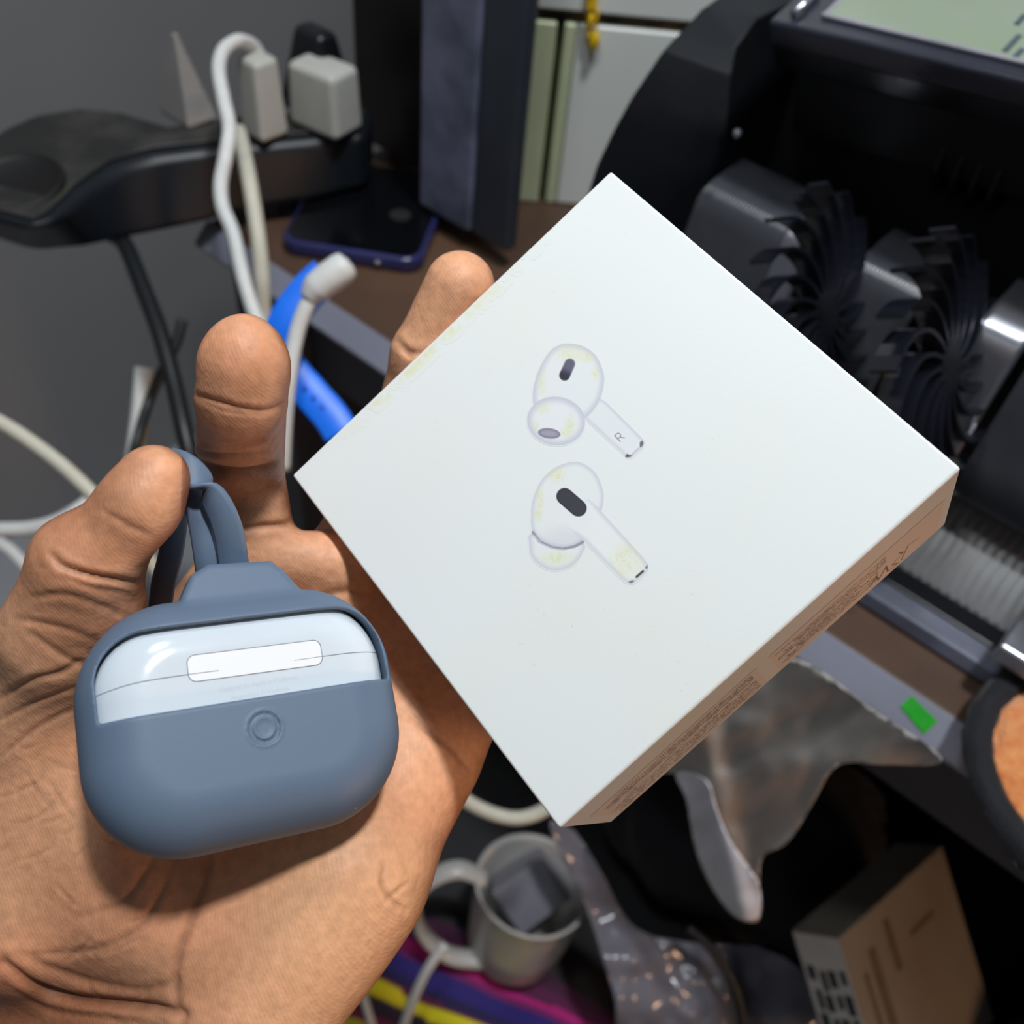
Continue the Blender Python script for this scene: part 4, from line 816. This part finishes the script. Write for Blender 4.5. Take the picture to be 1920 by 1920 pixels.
M_cream = mat('pale_green_glass_edge', (196, 204, 168), rough=0.3, var=0.06, scale=30)
M_olive = mat('olive_gap', (58, 72, 38), rough=0.5, var=0.15, scale=30)
M_rust = mat('rusty_brown_edge', (120, 88, 52), rough=0.6, c2=(26, 24, 20), scale=40, thresh=(.42, .58))
cb = thing('white_cabinet', 'off-white cabinet with two doors and pale green edges behind the counting machine', 'cabinet', (-.33, .58, .75))
cO = np.array([-.384, .500, 0]); cX = nrm([.76, .65, 0]); cY = np.array([-cX[1], cX[0], 0])
def cbox(x0, x1, y0, y1, z0, z1):
    V, Fc = abox(x0, x1, y0, y1, z0, z1); return cO + V[:, :1] * cX + V[:, 1:2] * cY + V[:, 2:] * np.array([0, 0, 1.0]), Fc
mesh_obj('carcass', *cbox(-.015, .128, .0125, .12, .7503, 1.25), M_cab, cb)
mesh_obj('edge_post', *cbox(-.0155, -.0012, -.002, .0120, .7503, .8715), M_cream, cb, bevel=.0015, smooth=True)
mesh_obj('edge_post', *cbox(.0034, .0108, -.001, .0120, .7503, .8715), M_cream, cb, bevel=.0015, smooth=True)
mesh_obj('edge_groove', *cbox(-.0011, .0033, .006, .0120, .7503, .8715), M_olive, cb)
mesh_obj('lower_door', *cbox(.0112, .126, -.001, .0120, .7503, .8715), M_cab, cb, bevel=.002, smooth=True)
mesh_obj('upper_door', *cbox(-.0150, .126, -.002, .0120, .8785, 1.25), M_cab, cb, bevel=.002, smooth=True)
mesh_obj('door_gap', *cbox(-.0145, .126, .003, .0120, .8718, .8782), M_rust, cb, label='rust-brown gap between the doors')
def on_cab(px, py, off):
    p0 = cO - cY * off; r_ = ray(px, py); return CAM + r_ * (((p0 - CAM) @ cY) / (r_ @ cY))
M_gold = mat('shiny_gold', (240, 200, 30), rough=0.25, metal=0.35, var=0.15, scale=200)
ch = thing('gold_chain', 'small gold chain hanging on the off-white cabinet', 'chain', on_cab(1112, 85, .006))
def torus(c, ax, R, r, sq=1.0, sdir=None, k=20, j=8):
    ax = nrm(ax); n = nrm(sdir if sdir is not None else np.cross(ax, [.3, .9, .1])); n = nrm(n - ax * (n @ ax)); b = np.cross(ax, n); V = []; Fc = []
    for i in range(k):
        a = 2 * math.pi * i / k; d_ = math.cos(a) * n * sq + math.sin(a) * b; o_ = nrm(math.cos(a) * n + math.sin(a) * b * sq)
        for m in range(j):
            t = 2 * math.pi * m / j; V.append(np.asarray(c) + d_ * R + r * (math.cos(t) * o_ + math.sin(t) * ax))
    for i in range(k):
        for m in range(j): Fc.append([i * j + m, i * j + (m + 1) % j, ((i + 1) % k) * j + (m + 1) % j, ((i + 1) % k) * j + m])
    return np.array(V), Fc
for i in range(7):
    c = on_cab(1110 + 1.5 * math.sin(i * 2), -24 + 13 * i, .0055); mesh_obj('link', *torus(c, (1, .2, 0) if i % 2 else (0.3, -1, .2), .0029, .0010, 1.5, (0, 0, 1)), M_gold, ch, smooth=True)
c = on_cab(1115, 74, .0062); V, Fc = lathe([(0, .0055), (.0016, .0045), (.0032, .001), (.0034, -.003), (.002, -.006), (0, -.007)], c, (0.05, 0, 1), 14); mesh_obj('pendant', V, Fc, M_gold, ch, smooth=True)

# ------------------------------------------------------------------ clutter below
M_mug = mat('grey_white_ceramic', (176, 175, 172), rough=0.35, var=0.06, scale=30, coat=.2)
rc = P(1000, 1657, .735); maxis = nrm(np.array([-0.05, 0.22, 1.0])); R_ = .0435; Hm = .081
mg = thing('mug', 'grey-white mug with a big handle below the box corner', 'mug', rc - maxis * Hm)
V, Fc = lathe([(0, 0), (.034, 0), (.037, .003), (.040, .03), (.042, Hm - .02), (R_, Hm - .002), (R_ + .0005, Hm), (R_ - .0022, Hm), (R_ - .0035, Hm - .004), (.0375, .02), (.033, .006), (0, .006)], rc - maxis * Hm, maxis, 56); mesh_obj('mug_body', V, Fc, M_mug, mg, smooth=True)
hp = [(908, 1648, .738), (860, 1630, .732), (806, 1650, .732), (780, 1692, .737), (792, 1748, .747), (842, 1790, .757), (912, 1800, .762)]
V, Fc = band([P(*p) for p in hp], maxis * 0 + np.cross(maxis, nrm(P(905, 1645, .738) - P(780, 1692, .75))), .016, .0085, 8, .4); mesh_obj('handle', V, Fc, M_mug, mg, smooth=True)
cA, cB, cC, cD = [rc + maxis * -.016 + 0.86 * (P(x, y, z_) - P(1003, 1662, .735)) for x, y, z_ in ((918, 1655, .735), (1030, 1580, .735), (1098, 1668, .735), (986, 1752, .735))]
cn_ = nrm(np.cross(cB - cA, cD - cA)); cn_ = cn_ * np.sign(cn_ @ maxis)
o = mesh_obj('block', *slab([cA, cB, cC, cD], -cn_, .036), mat('grey_block', (132, 132, 142), rough=.5, c2=(116, 114, 122), scale=30), bevel=.0015, smooth=True); tag(o, 'grey flat block standing inside the mug', 'block')
# striped cloth
nu, nv = 90, 46; U_, V_ = np.meshgrid(np.linspace(0, 1, nu), np.linspace(0, 1, nv), indexing='ij')
k0, k1, k2, k3 = onz(540, 1570, .30), onz(1330, 1985, .30), onz(1230, 2160, .30), onz(500, 2000, .30)
q = (1 - U_)[..., None] * ((1 - V_)[..., None] * k0 + V_[..., None] * k3) + U_[..., None] * ((1 - V_)[..., None] * k1 + V_[..., None] * k2)
q[..., 2] += -.004 + .004 * np.sin(U_ * 14 + V_ * 5) * np.sin(V_ * 6 + U_ * 3) + .002 * np.sin(U_ * 31)
Fc = grid_faces(nu, nv); M_cloth, nt, b = new_mat('striped_cloth'); at = nd(nt, 'ShaderNodeAttribute', attribute_name='dye'); tc = nd(nt, 'ShaderNodeTexCoord'); nz = nd(nt, 'ShaderNodeTexNoise'); nz.inputs['Scale'].default_value = 600
nt.links.new(tc.outputs['Object'], nz.inputs['Vector']); bp = nd(nt, 'ShaderNodeBump'); bp.inputs['Strength'].default_value = .4; bp.inputs['Distance'].default_value = .001; nt.links.new(nz.outputs['Fac'], bp.inputs['Height'])
nt.links.new(bp.outputs['Normal'], b.inputs['Normal']); nt.links.new(at.outputs['Color'], b.inputs['Base Color']); b.inputs['Roughness'].default_value = .8; b.inputs['Sheen Weight'].default_value = .2
o = mesh_obj('striped_cloth', q.reshape(-1, 3), Fc, M_cloth, smooth=True); m = o.modifiers.new('thick', 'SOLIDIFY'); m.thickness = .0015
bands = [(0, (60, 12, 50)), (.12, (84, 14, 68)), (.24, (176, 16, 120)), (.31, (110, 16, 90)), (.36, (34, 22, 110)), (.50, (24, 18, 74)), (.56, (96, 14, 60)), (.60, (226, 214, 16)), (.68, (220, 204, 10)), (.70, (40, 26, 50)), (.80, (120, 18, 70)), (.88, (206, 190, 16)), (1.01, (206, 190, 16))]
vv = V_.ravel() * 1.22 + .015 * np.sin(U_.ravel() * 9); cc_ = np.zeros((len(vv), 3))
for (a0, c0), (a1, _) in zip(bands[:-1], bands[1:]): cc_[(vv >= a0) & (vv < a1)] = lin(c0)
cc_[vv >= 1] = lin((206, 190, 16)); cc_[vv < 0] = lin((60, 12, 50)); attr_color(o, 'dye', cc_)
tag(o, 'cloth striped magenta, dark blue and yellow under the mug', 'cloth')
cable('white_cable', 'thin white cable across the striped cloth, the left one of the two', [(660, 1800, .72), (676, 1850, .72), (698, 1925, .72), (715, 1990, .72)], .0030, M_cable)
cable('white_cable', 'thin white cable sloping from the mug handle across the striped cloth', [(835, 1770, .71), (805, 1812, .71), (780, 1862, .71), (757, 1925, .71), (740, 1990, .71)], .0036, M_cable)
# sheets of plastic: grids with folds, given real thickness
def sheet(name, outline, surf, m, step=7, thick=.0006):
    pl_ = closed(outline, 6); x0, y0 = pl_.min(0); x1, y1 = pl_.max(0); X_, Y_ = np.meshgrid(np.arange(x0, x1 + step, step), np.arange(y0, y1 + step, step), indexing='ij')
    p = np.stack([X_.ravel(), Y_.ravel()], 1); ins_ = inside(p, pl_); d_, _ = seg_dist(p, np.concatenate([pl_, pl_[:1]]))
    sd = np.where(ins_, d_, -d_); near = (sd < 0) & (sd > -step * 1.2)      # pull the border onto the outline
    for i in np.where(near)[0]:
        j = np.argmin(((pl_ - p[i]) ** 2).sum(1)); p[i] = pl_[j]
    ok = (sd > -step * 1.2); Fc = grid_faces(*X_.shape); Fc = Fc[ok[Fc].all(1)]; us, inv = np.unique(Fc, return_inverse=True)
    V = np.array([surf(x, y) for x, y in p[us]]); o = mesh_obj(name, V, inv.reshape(-1, 4), m, smooth=True); mo = o.modifiers.new('thick', 'SOLIDIFY'); mo.thickness = thick; return o
def plastic(name, c, alpha, rough=.3, c2=None, bump=.2):
    m = mat(name, c, rough=rough, var=.06, scale=18, alpha=alpha, c2=c2, spec=.3 if rough > .3 else .6, bump=bump, bscale=60); return m
def fold(x, y, s): return float(value_noise(np.array([[x, y]]), 90, s)[0] - .5) * .030 + float(value_noise(np.array([[x, y]]), 34, s + 1)[0] - .5) * .008
def bagsurf(x, y):
    crease = .006 * math.exp(-((x - 1345 - (y - 1500) * .22) / 30) ** 2)
    return ony(x, y, .285 + fold(x + .5 * y, y, 4) * .22 - crease + .0001 * max(0, y - 1450) * .3)
o = sheet('plastic_bag', [(1215, 1440), (1272, 1452), (1288, 1500), (1302, 1580), (1330, 1655), (1372, 1712), (1412, 1728), (1427, 1705), (1428, 1612), (1478, 1578), (1522, 1510), (1572, 1434), (1660, 1432), (1768, 1424), (1640, 1332), (1500, 1238), (1380, 1240), (1260, 1340)], bagsurf, plastic('frosted_plastic', (186, 180, 174), .95, .6, bump=.08))
tag(o, 'frosted grey plastic bag hanging from the desk edge, its lit side fold painted white', 'bag')
def litfoldsurf(x, y): return bagsurf(x, y) + ray(x, y) * (-.0045 - .00011 * max(0, y - 1455))  # whiter strip laid over the bag where its fold catches the light
h_ = sheet('lit_fold', [(1268, 1452), (1300, 1448), (1330, 1470), (1342, 1510), (1366, 1570), (1402, 1622), (1424, 1660), (1426, 1704), (1412, 1726), (1374, 1711), (1332, 1654), (1304, 1580), (1288, 1500)], litfoldsurf, plastic('lit_fold_film', (232, 231, 238), .97, .5, bump=.05), 6)
mw = np.array(h_.location) - np.array(o.location); h_.data.transform(Matrix.Translation(Vector(mw))); h_.location = (0, 0, 0); h_.parent = o; h_['label'] = 'white strip painted for the lit side fold of the bag'
def packsurf(x, y): return P(x, y, .690 + fold(x, y, 14) * .9 + .00006 * (x - 1250))
o = sheet('clear_plastic_pack', [(1030, 1548), (1078, 1560), (1130, 1640), (1190, 1738), (1300, 1768), (1420, 1775), (1510, 1830), (1560, 1960), (1200, 1980), (1150, 1860), (1098, 1700)], packsurf, plastic('clear_crinkled_plastic', (124, 123, 134), .90, .14, (104, 103, 112), .3))
tag(o, 'crinkled clear plastic pack with glints beside the mug', 'plastic pack')
cable('black_cable', 'thin black cable over the crinkled clear plastic pack', [(1290, 1740, .662), (1330, 1775, .662), (1368, 1830, .662), (1388, 1885, .662), (1398, 1960, .662)], .0032, M_bcable)
# carton, tipped on its long edge
k1, k2, k3 = np.array([.1846, .9462, -.2657]), np.array([-.6629, -.0797, -.7444]), np.array([.7255, -.3136, -.6126]); kb = P(1574, 1758, .60)
def edge_len(k, px, py):
    best = min(np.linspace(.005, .4, 800), key=lambda t: (lambda c: (960 + F * c[0] / c[2] - px) ** 2 + (960 + F * c[1] / c[2] - py) ** 2)(W.T @ (kb + k * t - CAM))); return best
l2 = edge_len(k2, 1484, 1743); l1 = edge_len(k1, 1767, 1585); l3 = .125
ct = thing('carton', 'tipped brown carton with a printed white end label, below the plastic bag', 'carton', kb + k3 * l3 + k2 * l2 * .5)
T4 = [kb, kb + k1 * l1, kb + k1 * l1 + k2 * l2, kb + k2 * l2]
M_carton = mat('dull_brown_card', (142, 136, 126), rough=.6, c2=(126, 116, 102), scale=10)
mesh_obj('carton_body', *hexa([p + k3 * l3 for p in T4], T4), M_carton, ct, bevel=.001)
M_lab = mat('white_label_paper', (206, 200, 194), rough=.5, var=.04, scale=60); M_ink = mat('black_label_ink', (44, 44, 46), rough=.6, var=.3, scale=120)
def on_face(u, v, a, b, n, lift): return kb + a * u + b * v + n * lift
def patch(name, a, b, n, u0, u1, v0, v1, lift, m, label=None): return mesh_obj(name, *slab([on_face(u0, v0, a, b, n, lift), on_face(u1, v0, a, b, n, lift), on_face(u1, v1, a, b, n, lift), on_face(u0, v1, a, b, n, lift)], n, .0002), m, ct, label=label)
n_end, n_side = -k1, -k2
patch('end_label', k2, k3, n_end, .001, l2 - .001, .001, .12, .0003, M_lab, 'white printed end label')
for i in range(4):
    u0 = l2 * (.10 + .21 * i)
    for j in range(6):
        v0 = .022 + .0155 * j + .0012 * ((i * 7 + j * 3) % 3); patch('label_print', k2, k3, n_end, u0, u0 + l2 * (.11 + .04 * ((i + j) % 2)), v0, v0 + .009 + .002 * ((i + 2 * j) % 3), .0006, M_ink)
M_sp = mat('faded_brown_print', (104, 92, 74), rough=.6)
for u0, u1, v0, v1 in ((.022, .030, .020, .075), (.045, .051, .012, .045), (.012, .016, .03, .07), (.07, .10, .03, .034)): patch('side_print', k1, k3, n_side, u0, u1, v0, v1, .0003, M_sp)
# black bags and a black box
def blob(name, label, cat, c, r, m, seed, amp=.12, rot=0.0):
    k, j = 40, 24; V = []; Fc = []; c = np.asarray(c)
    for a_ in range(j + 1):
        th_ = math.pi * a_ / j
        for b in range(k):
            f = 2 * math.pi * b / k; d_ = np.array([math.sin(th_) * math.cos(f), math.sin(th_) * math.sin(f), math.cos(th_)]); d_ = np.sign(d_) * np.abs(d_) ** .72
            n_ = 1 + amp * (float(value_noise(np.array([[d_[0] * 3 + d_[2], d_[1] * 3 - d_[2]]]), .8, seed)[0]) - .5) * 2; q = d_ * np.asarray(r) * n_
            q = np.array([q[0] * math.cos(rot) - q[1] * math.sin(rot), q[0] * math.sin(rot) + q[1] * math.cos(rot), q[2]]); q[2] = max(q[2], -r[2] * .93); V.append(c + q)
    for a_ in range(j):
        for b in range(k): Fc.append([a_ * k + b, (a_ + 1) * k + b, (a_ + 1) * k + (b + 1) % k, a_ * k + (b + 1) % k])
    o = mesh_obj(name, np.array(V), Fc, m, smooth=True); return tag(o, label, cat)
M_fabric = mat('black_fabric', (16, 17, 24), rough=.8, var=.3, scale=60, bump=.3, bscale=500, sheen=.1)
blob('black_bag', 'soft black bag lying between the mug and the plastic bag', 'bag', (-.05, .44, .352), (.105, .085, .062), M_fabric, 3, rot=.3)
blob('black_bag', 'big black bag filling the corner right of the carton', 'bag', (.265, .47, .375), (.075, .16, .09), M_fabric, 7, rot=-.25)
# orange fleece with a black furry rim on the desk edge
fc_ = np.array([.080, .318, .7635]); fl = thing('fleece_pad', 'orange fleece pad with a black furry rim at the desk edge', 'fleece', fc_ - [0, 0, .03])
k, j = 70, 40; V = []; Fc = []
for a_ in range(j + 1):
    th_ = math.pi * a_ / j
    for b in range(k):
        f = 2 * math.pi * b / k; d_ = np.array([math.sin(th_) * math.cos(f), math.sin(th_) * math.sin(f), math.cos(th_)])
        n_ = 1 + .05 * (float(value_noise(np.array([[f * 9 + d_[2] * 3, th_ * 9]]), .7, 5)[0]) - .5) + .05 * (float(value_noise(np.array([[f * 9, th_ * 9 + 30]]), .33, 6)[0]) - .5); V.append(fc_ + d_ * [.0545 * n_, .0510 * n_, .0118 * n_])
for a_ in range(j):
    for b in range(k): Fc.append([a_ * k + b, (a_ + 1) * k + b, (a_ + 1) * k + (b + 1) % k, a_ * k + (b + 1) % k])
mesh_obj('fleece', np.array(V), Fc, mat('orange_fleece', (246, 168, 104), rough=.9, c2=(226, 126, 62), scale=160, bump=.8, bscale=700, sheen=.4), fl, smooth=True, label='curly orange fleece')
V, Fc = torus(fc_ + [0, 0, .001], (0, 0, 1), .0575, .0058, 1.0, (1, 0, 0), 60, 12); V = V.copy(); V[:, 1] = fc_[1] + (V[:, 1] - fc_[1]) * .95
for i in range(len(V)): V[i] += (np.array([random.random(), random.random(), random.random()]) - .5) * .0022
mesh_obj('furry_rim', V, Fc, M_fabric, fl, smooth=True, label='black furry rim')
